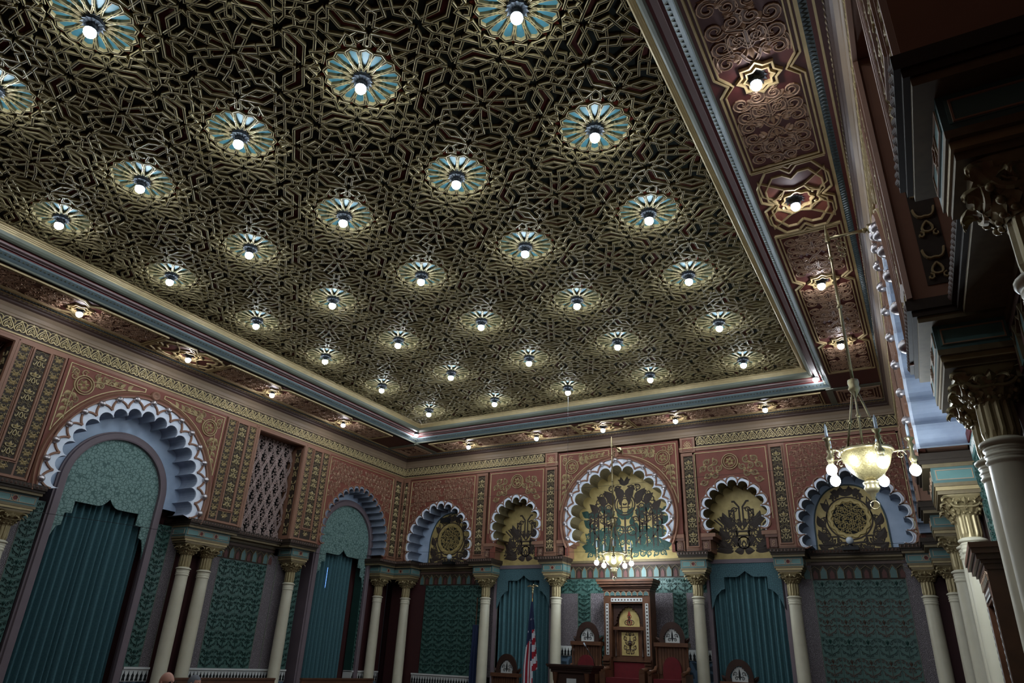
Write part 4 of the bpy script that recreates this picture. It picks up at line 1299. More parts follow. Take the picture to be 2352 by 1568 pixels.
for (x, y, a, l) in ((.15, 1.15, 1.2, .3), (.15, .95, -.6, .3), (.4, .62, .5, .3), (.4, .6, -.9, .25), (.7, .66, .5, .28), (.72, .5, -.4, .3), (.95, .62, .6, .25), (1.0, .5, -.7, .25), (.2, .45, -.9, .3), (.6, 1.3, .9, .28), (.9, 1.2, .4, .25), (.35, 1.2, -.4, .25), (.1, .55, .3, .3), (.52, .25, .3, .3), (.85, .22, .3, .3), (.22, .2, .4, .28), (1.1, .3, .5, .25), (1.1, .9, 1.0, .3), (1.15, 1.2, .8, .25)):
    S.append(('f', q(x, y), q(x + l * math.cos(a), y + l * math.sin(a)), .15, .05)); S.append(('f', q(x, y), q(x + l * .8 * math.cos(a + 2.0), y + l * .8 * math.sin(a + 2.0)), .12, -.04))
painted(wl, 'painted_leaves', S, XB, -REC + .002, orngreen, .007, g)
mb = MB(); vines(mb, lambda x, y: 5.2 < y < 6.45 and math.hypot(x, (y - 5.2)) < 1.22 and math.hypot(x, y - 5.72) > .34, 0, 1.25, 5.2, 6.5, .20, .042, .007, 0, 6, 0.0)
wl.put('painted_lace', mb.mesh('painted_lace', ornbrown), XB, 0, -REC + .002, g)
mb = MB(); vines(mb, lambda x, y: abs(x) < 1.25 and 4.28 < y < 5.25, 0, 1.3, 4.28, 5.3, .19, .042, .0065, 0, 8, 0.0)
wl.put('painted_lace', mb.mesh('painted_lace', orngreen), XB, 0, -REC + .002, g)
wl.box('painted_stem', ornbrown, XB - .025, XB + .025, 4.28, 5.4, -REC, -REC + .009, g)
for x, s in ((-1.70, 1), (1.94, -1)): corbel(wl, x, s, 4.28, 4.72, .42)
for x, s in ((-4.12, 1), (-2.12, -1), (2.38, 1), (4.22, -1)): corbel(wl, x, s, 4.28, 4.72, .36)
# ledges and blocks
CB = [-4.19, -1.88, 2.10, 4.37]
for x in CB: block(wl, x - .33, x + .33)
for a, b in ((-4.66, -3.80), (-2.3, -1.5), (1.74, 2.52), (4.0, 4.80)): ledge(wl, a, b, 0.0)
ledge(wl, -6.95, -4.66, -.45); ledge(wl, 4.80, 6.95, -.45)
block(wl, -7.4 - REC, -6.84); block(wl, 6.84, 7.4 + REC); ledge(wl, -7.45, -6.75, 0.0); ledge(wl, 6.75, 7.45, 0.0)
wl.box('door_head', jamb, -3.92, -2.12, 4.05, 4.15, -.9, -REC + .08); wl.box('door_head', jamb, 2.38, 4.12, 4.05, 4.15, -.9, -REC + .08)
for a in (-3.98, -2.14, 2.32, 4.14): wl.box('door_jamb', jamb, a - .04, a + .06, 0, 4.1, -.9, -REC + .06)
# lower wall fields
wl.box('red_wall_strip', dkwall, -7.9, -6.58, 0, 4.12, -.9, -REC); wl.box('red_wall_strip', dkwall, 7.05, 7.9, 0, 4.12, -.9, -REC)
tile_field(wl, -6.56, -4.36, 1.14, 3.62, 5, 6); merlons(wl, -6.8, -4.36); dado(wl, -6.8, -4.36)
filigree(wl, -4.36, -3.90, 1.14, 4.1); filigree(wl, 4.28, 4.80, 1.14, 4.1)
tile_field(wl, 4.80, 6.74, 1.14, 3.62, 5, 6, 'tile_panel', 3); merlons(wl, 4.6, 6.8); dado(wl, 4.5, 6.8); filigree(wl, 6.74, 7.05, 1.14, 4.1)
merlons(wl, -1.9, 2.26, 3.74)
tile_field(wl, -2.0, 2.28, 3.36, 3.74, 11, 1); filigree(wl, -2.0, -1.32, 1.9, 3.36); filigree(wl, 1.72, 2.28, 1.9, 3.36)
tile_field(wl, -1.32, -.94, 1.6, 3.36, 1, 5); tile_field(wl, 1.38, 1.72, 1.6, 3.36, 1, 5)
filigree(wl, -.94, -.2, 2.3, 3.36, .01); filigree(wl, .7, 1.38, 2.3, 3.36, .01)
tile_field(wl, -.94, 1.38, .8, 2.3, 6, 4)
for a, b in ((-2.0, -1.0), (1.4, 2.28)):
    d = wl.box('dado', dadot, a, b, 0, 1.78, -.9, -REC + .012); wl.box('dado_band', dadow, a, b, 1.78, 2.02, -.9, -REC + .03, d)
    n = round((b - a) / .095)
    for i in range(n): wl.put('dado_spike', spike_me, a + (b - a) * (i + .5) / n, 1.79, -REC + .03, d)
#SPLIT4
# ================================================================== COLUMNS
mb = MB(); mb.lathe([(.172, .12), (.172, .16), (.16, .2), (.158, .24), (.150, .30), (.148, 1.8), (.136, 3.02), (.136, 3.06)], 24); shaft_me = mb.mesh('shaft', colm)
mb = MB(); pr = [(.136, 3.05)]
for k in range(4):
    z = 3.06 + .045 * k; r = .150 if k < 3 else .168
    pr += [(r - .012, z), (r, z + .012), (r, z + .026), (r - .012, z + .036), (.138, z + .038), (.138, z + .045)]
pr += [(.12, 3.25)]
mb.lathe(pr, 24); ring_me = mb.mesh('neck_rings', colm)
mb = MB(); N = 48; b = 0
for k, (r, z) in enumerate(((.118, 3.24), (.122, 3.30), (.120, 3.50), (.128, 3.55))):
    for i in range(N):
        rr = r + (.008 if i % 4 in (0, 1) else -.006) * (1 if 0 < k < 3 else 0)
        mb.v.append((rr * math.cos(2 * PI * i / N), rr * math.sin(2 * PI * i / N), z))
for k in range(3):
    for i in range(N):
        j = (i + 1) % N; mb.face([k * N + i, k * N + j, (k + 1) * N + j, (k + 1) * N + i])
neck_me = mb.mesh('fluted_necking', capm)
def capital_meshes():
    mb = MB(); N = 32
    st = [(.130, 3.52, 2.0), (.140, 3.55, 2.0), (.150, 3.58, 2.4), (.175, 3.64, 3.2), (.205, 3.70, 5), (.225, 3.74, 8), (.235, 3.765, 9), (.235, 3.78, 9)]
    for r, z, e in st:
        for i in range(N):
            a = 2 * PI * i / N; c, s = math.cos(a), math.sin(a)
            k = (abs(c) ** e + abs(s) ** e) ** (-1 / e); mb.v.append((r * k * c, r * k * s, z))
    for k in range(len(st) - 1):
        for i in range(N):
            j = (i + 1) % N; mb.face([k * N + i, k * N + j, (k + 1) * N + j, (k + 1) * N + i], 0, True)
    for i in range(14):
        a = 2 * PI * i / 14; mb.ball(.018, (.150 * math.cos(a), .150 * math.sin(a), 3.545), 8, 5)
    for q in range(4):     # rosettes and paired scrolls on the four faces
        a = PI / 2 * q
        n0 = len(mb.v)
        for sg in (-1, 1):
            mb.lathe([(.048, 0), (.050, .014), (.036, .016), (.032, .006), (.018, .008), (.014, .022), (0.001, .026)], 12, (sg * .085, .09, 0))
            mb.ribbon(bez((sg * .0, .02), (sg * .06, .02), (sg * .12, .0), (sg * .16, .06), 6), .03, .02)
        mb.leaf((0, .0), (0, .17), .11, .035)
        def put(x, y, z, a=a):
            d = .172 + .42 * (y) * .55 + z; zz = 3.60 + y
            return (d * math.cos(a) - x * math.sin(a), d * math.sin(a) + x * math.cos(a), zz)
        mb.xf(put, n0)
    cap = mb.mesh('capital', capm)
    lf = MB()
    def curve(t):
        P4 = [(.145, 3.54), (.20, 3.60), (.22, 3.72), (.315, 3.745)]
        if t < .78:
            q = bez(*P4, n=100)[int(t / .78 * 100)]; return q
        u = (t - .78) / .22 * 2.6
        return (.315 + .034 * math.sin(u) + .01 * u, 3.745 - .034 * (1 - math.cos(u)))
    for sc1, yaw in ((1.0, 0), (.72, .42), (.72, -.42)):
        b = len(lf.v); N_ = 22
        for i in range(N_ + 1):
            t = i / N_; r, z = curve(min(.999, t)); r = .14 + (r - .14) * sc1; z = 3.54 + (z - 3.54) * sc1
            w = (.030 + .052 * math.sin(PI * min(1, t * 1.12)) ** .8) * (1 - .95 * max(0, t - .75) / .25) * (1 + .22 * math.cos(t * 34)) * (.6 + .4 * sc1)
            for k, dz in ((-1, .016), (-.55, -.004), (-.12, .002), (0, .012), (.12, .002), (.55, -.004), (1, .016)):
                X, Y = r - abs(k) * .010, k * w
                lf.v.append((X * math.cos(yaw) - Y * math.sin(yaw), X * math.sin(yaw) + Y * math.cos(yaw), z - dz))
        for i in range(N_):
            for k in range(6): lf.face([b + i * 7 + k, b + i * 7 + 7 + k, b + i * 7 + 8 + k, b + i * 7 + k + 1], 0, True)
    for z in (3.60, 3.66): lf.ball(.022, (.20 + (z - 3.6) * .7, 0, z - .02), 8, 5)
    return cap, lf.mesh('corner_leaf', capm)
cap_me, leaf_me = capital_meshes()
mb = MB(); mb.box(-.21, .21, -.21, .21, 0, .08); mb.lathe([(.2, .08), (.2, .11), (.18, .13)], 24); base_me = mb.mesh('base', colm)
def column(x, y, label, group):
    if x > 7.3: x = 7.81 - (y - YC) * math.tan(_t)
    t = thing('column', label, 'column', (x, y, 0), 0, group)
    ob('base', base_me, t); ob('shaft', shaft_me, t); ob('neck_rings', ring_me, t); ob('fluted_necking', neck_me, t)
    c = ob('capital', cap_me, t)
    for k in range(4): ob('corner_leaf', leaf_me, c, None, PI / 4 + PI / 2 * k)
    return t
for s, nm in ((-1, 'left'), (1, 'right')):
    g = 'cream columns along the %s wall' % nm
    X = s * 7.76
    column(X, YC - 5.26, 'cream column with gilt capital on the %s wall, nearest the camera, standing alone' % nm, g)
    column(X, YC - 2.56, 'cream column of the near pair before the big arch on the %s wall, nearer one' % nm, g)
    column(X, YC - 2.0, 'cream column of the near pair on the %s wall, closest to the big arch' % nm, g)
    column(X, YC + 2.0, 'cream column of the far pair on the %s wall, beside the big arch' % nm, g)
    column(X, YC + 2.56, 'cream column of the far pair on the %s wall, away from the big arch' % nm, g)
    column(X, YC + 5.26, 'single cream column on the %s wall between tiled panel and small arch' % nm, g)
    column(X, YC + 8.95, 'cream column on the %s wall in the back corner' % nm, g)
    column(s * 7.15, YC + DH + .36, 'cream column on the back wall in the %s corner' % nm, 'cream columns along the back wall')
for x, l in zip(CB, ('cream column left of the left back curtain', 'cream column between left back curtain and thrones', 'cream column between thrones and right back curtain', 'cream column right of the right back curtain')):
    column(x, YC + DH + .36, l, 'cream columns along the back wall')

# ================================================================== CURTAINS
def hang(wl, me, u, w, label, group=None):
    w -= .06
    t = thing('curtain', label, 'curtain', (0, 0, 0), 0, group)
    m = wl.root.matrix_world.copy(); m.translation = m @ Vector((u * wl.sign, 0, w)); t.matrix_world = m
    ob('cloth', me, t); return t
cA = curtain_mesh(2.1, .03, 4.45, 3, 14, .075); cB = curtain_mesh(1.72, .03, 4.45, 5, 12, .065); cC = curtain_mesh(1.74, .03, 4.0, 8, 12, .06)
for m in (cA, cB, cC): m.name = 'cloth'
hang(WL, cA, 0, -.75, 'tall pleated teal curtain in the big arched doorway of left wall', 'teal curtains')
c = hang(WL, cB, 7.25, -.75, 'tall pleated teal curtain in the small arched doorway of left wall', 'teal curtains')
slit = emit('daylight_slit_glow', (.10, .35, 1.0, 1), 1.6)
mb = MB(); mb.box(-.006, .006, 3.30, 3.86, .09, .095); ob('daylight_gap', mb.mesh('daylight_gap', slit), c, (-.25, 0, 0), label='narrow blue streak of light in a curtain gap')
hang(WR, cB, 7.25, -.75, 'tall pleated teal curtain in the small arched doorway of right wall', 'teal curtains')
def pelmet():
    hp = [(0, 3.86), (.06, 3.81), (.16, 3.74), (.22, 3.72), (.52, 3.72), (.52, 3.44), (.60, 3.42), (.66, 3.36), (.74, 3.28), (.80, 3.14), (.84, 3.02), (.90, 2.94), (.90, 4.05)]
    pts = hp + [(-x, y) for x, y in hp[::-1][:-1]]
    mb = MB(); mb.prism(pts, 0, .02); return mb.mesh('pelmet', pelmet_m)
pm = pelmet()
for u, nm in ((-3.03, 'left'), (3.25, 'right')):
    t = hang(WB, cC, u, -.62, 'pleated teal curtain with stepped pelmet, %s of the thrones' % nm, 'teal curtains')
    ob('pelmet', pm, t, (0, 0, .12))

# ================================================================== THRONES AND CHAIRS (front towards -y)
mb = MB(); mb.box(-1.5, 2.35, 1.55, 3.03, 0, .62); mb.box(-1.35, 2.2, 1.8, 3.03, .62, .83)
d = mb.ob('dais', carpet); tag(d, 'carpeted raised dais under the thrones against the back wall', 'platform')
def arch_pts(hw, z0, zs, zt, n=12):
    R = []
    for i in range(n + 1):
        t = PI / 2 * i / n
        R.append((hw * math.cos(t) ** .9 if i < n else 0, zs + (zt - zs) * math.sin(t) ** 1.1))
    return [(hw, z0)] + R + [(-x, y) for x, y in R[::-1][1:]] + [(-hw, z0)]
def vert(mb, y0, n0=0):
    """turn a shape built in x/y with height z into one standing in x/z facing -y"""
    mb.xf(lambda x, y, z: (x, y0 - z, y), n0)
def panel_orn(mb, hw, z0, z1, mi, pointed=False):
    n0 = len(mb.v)
    vines(mb, (lambda x, y: abs(x) < hw * (1 - .75 * max(0, (y - z0) / (z1 - z0) - .25)) if pointed else abs(x) < hw) , 0, hw, z0, z1, min(.14, hw * .62), .02, .006, mi, 4, 0.0)
    mb.leaf((0, z0 + .02), (0, z1 - .03), hw * .25, .006, 0, mi)
    mb.xf(lambda x, y, z: (x, y, z + .006), n0)
def throne(x, y, z, rz, label, H=2.78, group=None, gold=True):
    k = H / 2.78
    t = thing('throne', label, 'throne', (x, y, z), rz, group)
    def part(n, fn, m, parent=t):
        mb = MB(); fn(mb); o = mb.ob(n, m, parent); o.scale = (1, 1, k); return o
    def fr(mb):
        for sg in (-1, 1): mb.box(sg * .52 - .10, sg * .52 + .10, .0, .42, .95, 2.50)
        mb.box(-.60, .60, .006, .42, 2.20, 2.51); mb.box(-.44, .44, .18, .415, .0, 2.3)
        for sg in (-1, 1): mb.box(sg * .54 - .1, sg * .54 + .1, -.04, .42, 0, .98)
        mb.box(-.46, .46, .10, .2, 1.58, 1.66); mb.box(-.46, .46, .10, .2, .86, .96)
        for sg in (-1, 1): mb.box(sg * .35 - .05, sg * .35 + .05, .13, .2, .96, 1.58)
    part('frame', fr, wood)
    def co(mb):
        for i, (e, a, b) in enumerate(((.02, 2.50, 2.56), (.05, 2.56, 2.60), (.09, 2.60, 2.66), (.13, 2.66, 2.72), (.15, 2.72, 2.78))): mb.box(-.62 - e, .62 + e, -e, .42, a, b)
    part('cornice', co, wood)
    def tl(mb):
        for i in range(8):
            x0 = -.60 + .15 * (i + .5)
            mb.prism(ogive(x0 - .055, x0 + .055, 2.39, 2.49), 0, .012, 0); mb.ribbon([(x0 - .07, 2.38), (x0 - .06, 2.45), (x0, 2.50), (x0 + .06, 2.45), (x0 + .07, 2.38)], .016, .018, 0, 1)
        vert(mb, 0)
    part('arch_frieze', tl, [teal, giltp])
    def iv(mb):
        for (a, b, c, d_) in ((-.42, .42, 2.24, 2.33), (-.57, -.49, 1.0, 2.2), (.49, .57, 1.0, 2.2)):
            mb.prism([(a, c), (b, c), (b, d_), (a, d_)], 0, .008, 0)
            n = max(1, round(max(b - a, d_ - c) / .08))
            for i in range(n):
                u = (i + .5) / n
                X, Z = (a + (b - a) * u, (c + d_) / 2) if b - a > d_ - c else ((a + b) / 2, c + (d_ - c) * u)
                mb.prism([(X - .025, Z), (X, Z - .025), (X + .025, Z), (X, Z + .025)], .008, .011, 1)
        vert(mb, 0)
    part('ivory_inlay', iv, [inlay_w, wood_d])
    def ar(mb):
        pts = lobed(0, 1.76, .29, 13, 0, PI, .18, 6, .1)
        outer = [(.40, 1.66), (.40, 2.17), (-.40, 2.17), (-.40, 1.66)]
        mb.prism(outer + [(p[0], p[1]) for p in pts[::-1]], .0, .05, 0)
        vert(mb, .15)
    part('cusped_arch', ar, wood_d)
    def go(mb):
        mb.prism(arch_pts(.27, 1.66, 1.78, 2.12), 0, .006, 0); n0 = len(mb.v)
        panel_orn(mb, .24, 1.68, 2.06, 1, True); vert(mb, .165)
    part('gold_arch_panel', go, [goldwall if gold else inlay_w, wood_d])
    def rp(mb):
        mb.leaf((0, 1.86), (0, 2.06), .10, .012); mb.ribbon(arcp(0, 1.76, .06, 0, 2 * PI, 14)[:-1], .02, .012, 0, 0, None, True); mb.ribbon(arcp(0, 1.90, .05, 0, 2 * PI, 14)[:-1], .02, .012, 0, 0, None, True); vert(mb, .163)
    part('red_ornament', rp, dart)
    def gp(mb):
        mb.prism([(-.22, 1.0), (.22, 1.0), (.22, 1.53), (-.22, 1.53)], 0, .006, 0); panel_orn(mb, .19, 1.02, 1.51, 1)
        mb.lathe([(.05, .006), (.045, .03), (.02, .035), (.001, .02)], 12, (0, 1.265, 0), 1); vert(mb, .172)
    part('gold_panel', gp, [goldwall if gold else inlay_w, wood_d])
    for sg in (-1, 1):
        part('turned_post', lambda mb: mb.lathe([(.028, 0), (.028, .03), (.018, .04), (.017, .28), (.022, .3), (.016, .32), (.018, .5), (.034, .56), (.034, .6)], 10, (sg * .35, .1, .97)), wood_d)
    def seat(mb):
        mb.box(-.42, .42, .12, .19, .42, .84); mb.box(-.42, .42, -.42, .18, .38, .50)
    part('seat_upholstery', seat, velvet)
    for sg in (-1, 1):
        def arms(mb):
            mb.box(sg * .50 - .07, sg * .50 + .07, -.45, .1, 0, .66); mb.tube([(sg * .50, -.46, .66), (sg * .50, .1, .70)], .06, 8)
            mb.box(sg * .54 - .085, sg * .54 + .085, -.08, 0, .66, .92)
            for q in range(3): mb.box(sg * .54 - .09, sg * .54 + .09, -.10 - .02 * q, 0, .72 + .07 * q, .75 + .07 * q)
        part('arm', arms, wood)
    return t
throne(.44, 2.60, .83, 0, 'tall walnut throne with gold panels and cornice at centre of back wall')
t = throne(7.68, -6.3, .5, -PI / 2, 'dark walnut throne canopy against the right wall behind the near columns', 2.29); t.scale = (1, .72, 1)
mb = MB(); mb.box(6.95, 7.96, -7.3, -5.3, 0, .5); tag(mb.ob('dais', carpet), 'carpeted dais under the throne canopy on the right wall', 'platform')

def station_chair(x, y, z, label):
    t = thing('station_chair', label, 'chair', (x, y, z), 0, 'carved chairs with arched tops')
    def part(n, fn, m):
        mb = MB(); fn(mb); return mb.ob(n, m, t)
    def fr(mb):
        mb.box(-.36, .36, .05, .18, 0, 1.22)
        for sg in (-1, 1):
            mb.box(sg * .38 - .05, sg * .38 + .05, -.02, .18, 0, .62)
            mb.lathe([(.03, .62), (.024, .66), (.022, 1.1), (.034, 1.16), (.04, 1.2)], 10, (sg * .38, .03, 0))
        mb.box(-.42, .42, -.04, .2, 1.20, 1.29)
        n0 = len(mb.v)
        for i in range(9):
            mb.box(-.32 + .07 * i, -.32 + .07 * i + .06, .03, .05, .6, 1.2)
    part('frame', fr, wood)
    def tp_(mb):
        inner = lobed(0, 1.36, .19, 13, 0, PI, .25, 6, .1); outer = arch_pts(.31, 1.29, 1.38, 1.76)
        mb.prism(outer[:0] + [(.31, 1.29)] + outer[1:-1] + [(-.31, 1.29), (-.19, 1.29)] + inner[::-1] + [(.19, 1.29)], 0, .06)
        for sg in (-1, 1): mb.leaf((sg * .30, 1.29), (sg * .42, 1.42), .1, .05)
        vert(mb, .14)
    part('arched_crest', tp_, wood_d)
    def iv(mb):
        mb.prism(arch_pts(.18, 1.29, 1.36, 1.60), 0, .006, 0); n1 = len(mb.v)
        for sg in (-1, 1):
            for (cx, cy, r, a, dd) in ((.09, 1.45, .045, 0, 1), (.07, 1.36, .04, 2, -1)): scroll(mb, sg * cx, cy, r, a if sg > 0 else PI - a, dd * sg, .016, .006, 1)
        mb.leaf((0, 1.31), (0, 1.57), .05, .008, 0, 1); mb.v[26 if False else n1:] = [(x, y, z + .006) for x, y, z in mb.v[n1:]]; vert(mb, .12)
    part('ivory_panel', iv, [inlay_w, black])
    part('backrest', lambda mb: (mb.prism(arch_pts(.22, .45, .72, .98), 0, .05), vert(mb, .03)), velvet)
    part('seat', lambda mb: mb.box(-.32, .32, -.45, .06, .40, .50), velvet)
    for sg in (-1, 1):
        part('arm', lambda mb: (mb.box(sg * .40 - .05, sg * .40 + .05, -.46, .04, 0, .60), mb.tube([(sg * .40, -.50, .62), (sg * .40, -.1, .66), (sg * .40, .02, .74)], .045, 8)), wood)
    return t
station_chair(-.65, 2.52, .83, 'carved chair with ivory arch crest on dais, left of the tall throne')
station_chair(1.57, 2.52, .85, 'carved chair with ivory arch crest on dais, right of the tall throne')
station_chair(-3.07, 2.62, 0, 'low carved chair with ivory arch crest before left back curtain')
station_chair(3.07, 2.62, .08, 'low carved chair with ivory arch crest before right back curtain')

# lectern and microphone
t = thing('lectern', 'dark walnut lectern with moulded top before the left throne chair', 'lectern', (-.32, 1.15, 0))
def part(n, m, fn, p=None):
    mb = MB(); fn(mb); return mb.ob(n, m, p or t)
part('top', wood_d, lambda mb: [mb.box(-.60 + e, .60 - e, -.32 + e, .32 - e, a, b) for e, a, b in ((0, 1.53, 1.57), (.02, 1.50, 1.53), (.06, 1.46, 1.50), (.09, 1.40, 1.46))])
part('cabinet', wood_d, lambda mb: mb.box(-.42, .42, -.18, .20, 0, 1.40))
for sg in (-1, 1): part('post', wood, lambda mb: mb.lathe([(.05, 0), (.035, .1), (.032, 1.2), (.05, 1.24), (.06, 1.36), (.07, 1.40)], 12, (sg * .40, -.22, 0)))
part('ivory_panel', inlay_w, lambda mb: mb.box(-.12, .12, -.195, -.18, .8, 1.28))
m_ = thing('microphone', 'thin gooseneck microphone rising from the walnut lectern', 'microphone', (.22, 1.05, 1.57))
mb = MB(); mb.tube([(0, 0, 0), (-.02, 0, .12), (-.12, 0, .26), (-.24, 0, .42)], .008, 8); mb.ob('gooseneck', blackmetal, m_)
mb = MB(); mb.tube([(-.22, 0, .40), (-.27, 0, .47)], .016, 8); mb.ob('capsule', candle, m_)

# flags
def flag(x, y, label, stripes):
    t = thing('flag', label, 'flag', (x, y, 0))
    mb = MB(); mb.lathe([(.1, 0), (.1, .04), (.05, .07), (.03, .2)], 16); mb.ob('stand', brass, t)
    mb = MB(); mb.tube([(0, 0, .1), (0, 0, 3.25)], .014, 8); mb.ob('pole', wood, t)
    if stripes:
        mb = MB(); mb.lathe([(.02, 3.22), (.03, 3.25), (.016, 3.28), (.028, 3.31), (.03, 3.33), (.012, 3.36)], 12)
        mb.ball(.035, (0, 0, 3.38), 10, 6, 0, 1.3); mb.ball(.02, (.02, 0, 3.44), 8, 5)
        for sg in (-1, 1):
            b = len(mb.v); mb.v += [(0, sg * 0, 3.41), (sg * .07, 0, 3.45), (sg * .17, .01, 3.41), (sg * .15, 0, 3.39), (sg * .07, 0, 3.40), (0, .02, 3.37)]
            mb.face([b, b + 1, b + 2, b + 3, b + 4, b + 5])
        mb.ob('eagle_finial', brass, t)
        mb = MB(); mb.tube([(.02, -.03, 3.1), (.03, -.05, 2.4), (.05, -.06, 1.4), (.06, -.05, 1.0)], .008, 6); mb.ob('gold_cord', goldcl, t)
    NX, NZ = 24, 56; mb = MB()
    z0, z1 = (3.02, .75) if stripes else (2.5, .7)
    for j in range(NZ + 1):
        v = j / NZ; hw = (.03 + .19 * min(1, v * 1.5)) if stripes else .10 + .05 * v
        for i in range(NX + 1):
            u = i / NX * 2 - 1
            zz = z0 + (z1 - z0) * v + (.10 * u * v if stripes else 0)
            mb.v.append((u * hw + .02, -.05 - .045 * math.sin(u * 7.5 + .6) * min(1, v * 2), zz))
    for j in range(NZ):
        for i in range(NX):
            u, v = i / NX * 2 - 1, j / NZ
            if not stripes: m = 0
            elif u < -.1: m = 0 if v < .50 - .18 * (u + 1) else (1 if int((u + 1.02) * 5.2) % 2 == 0 else 2)
            elif u < .25: m = 0 if v < .62 else (1 if int((u + .1) * 6) % 2 == 0 else 2)
            else: m = 0 if v < .30 else (1 if int((v * 2.3 + .1 * u) / .155) % 2 == 0 else 2)
            if stripes and m == 0 and v > .12 and (j % 7 == 3) and (i % 6 == (1 if (j // 7) % 2 else 4)): m = 2
            a = j * (NX + 1) + i
            if stripes and u > .25 and v > .72: continue
            mb.face([a, a + NX + 1, a + NX + 2, a + 1], m, True)
    mb.ob('cloth', [bluecl, redcl, whitecl], t)
    return t
flag(-1.95, 2.0, 'American flag hanging from an eagle topped pole before the back wall', True)
flag(-4.53, 3.36, 'dark blue flag half hidden behind a back wall column', False)

# ================================================================== CHANDELIERS
def chandelier(x, y, z, wall_dir, label):
    """z = height of the bowl rim; wall_dir = unit vector to the wall carrying it, reach .55"""
    t = thing('chandelier', label, 'chandelier', (x, y, z), 0)
    def part(n, m, fn, p=t):
        mb = MB(); fn(mb); return mb.ob(n, m, p)
    dx, dy, L = wall_dir
    zb = 2.92
    def br(mb):
        mb.tube([(0, 0, zb), (dx * L, dy * L, zb)], .022, 10); mb.tube([(dx * (L - .08), dy * (L - .08), zb), (dx * L, dy * L, zb)], .07, 12)
        mb.tube([(dx * .42, dy * .42, zb), (dx * .46, dy * .46, zb)], .035, 10)
        mb.lathe([(.03, zb - .06), (.034, zb), (.02, zb + .05), (.026, zb + .07), (.006, zb + .22)], 10)
        for k in range(3):
            q = spiral(.16 + .0 * k, -.13 - .13 * k * .6, .08 - .015 * k, 1.5, 1.2, 1, 12)
            mb.tube([(dx * a, dy * a, zb + b) for a, b in q], .008, 6)
    part('wall_bracket', brass, br)
    part('stem', brass, lambda mb: (mb.tube([(0, 0, .86), (0, 0, zb)], .019, 10), mb.ball(.035, (0, 0, 1.9), 10, 6), mb.ball(.03, (0, 0, 2.62), 10, 6)))
    part('hub', brass, lambda mb: mb.lathe([(.02, .92), (.06, .90), (.065, .86), (.055, .82), (.07, .79), (.05, .75), (.03, .72), (.015, .68)], 14))
    for k in range(3):
        a = 2 * PI * k / 3 + .5
        part('rod', brass, lambda mb: (mb.tube([(.03 * math.cos(a), .03 * math.sin(a), .76), (.24 * math.cos(a), .24 * math.sin(a), .03)], .013, 8), mb.ball(.028, (.13 * math.cos(a), .13 * math.sin(a), .41), 8, 5)))
    part('bowl', brassbowl, lambda mb: mb.lathe([(.26, .0), (.262, -.03), (.25, -.08), (.225, -.15), (.18, -.22), (.12, -.28), (.07, -.31), (.05, -.32), (.05, -.31), (.17, -.21), (.24, -.08), (.25, .0)], 28))
    def rim(mb):
        mb.lathe([(.25, .0), (.285, -.005), (.30, .01), (.285, .03), (.26, .035), (.25, .02)], 28)
        for k in range(28): mb.ball(.010, (.272 * math.cos(2 * PI * k / 28), .272 * math.sin(2 * PI * k / 28), .045), 6, 4)
    part('rim', brass, rim)
    part('finial', brass, lambda mb: (mb.lathe([(.05, -.32), (.085, -.34), (.085, -.36), (.07, -.38), (.085, -.41), (.06, -.45), (.03, -.47), (.03, -.49), (.018, -.50), (.02, -.53), (.004, -.55)], 16), mb.tube([(.045 * math.sin(2 * PI * i / 14), 0, -.595 + .045 * math.cos(2 * PI * i / 14)) for i in range(15)], .007, 6)))
    for k in range(5):
        a = 2 * PI * k / 5 + .05; c, s = math.cos(a), math.sin(a)
        def arm(mb):
            mb.tube([(.28 * c, .28 * s, 0), (.36 * c, .36 * s, .0), (.45 * c, .45 * s, .01)], .011, 8)
            mb.tube([(r * c, r * s, b) for r, b in spiral(.35, -.05, .055, 0, 1.2, 1, 12)], .006, 6)
            mb.lathe([(.012, -.16), (.03, -.14), (.045, -.10), (.02, -.06), (.018, .02), (.035, .05), (.02, .09), (.045, .12), (.05, .135), (.015, .14)], 12, (.46 * c, .46 * s, 0))
        A = part('arm', brass, arm)
        part('bulb', bulb_h, lambda mb: mb.ball(.058, (.46 * c, .46 * s, -.235), 14, 8, 0, 1.12), A)
        part('socket', brass, lambda mb: mb.lathe([(.022, -.19), (.03, -.17), (.026, -.14)], 10, (.46 * c, .46 * s, 0)), A)
        part('candle_tube', candle, lambda mb: mb.lathe([(.017, .14), (.016, .26), (.008, .29), (.001, .31)], 10, (.46 * c, .46 * s, 0)), A)
    return t
chandelier(6.82, -6.3, 3.93, (1, 0, .56), 'brass bowl chandelier near the camera hanging from a bracket on right wall')
chandelier(.26, 2.26, 4.19, (0, 1, .62), 'brass bowl chandelier hanging before the big central arch of back wall')

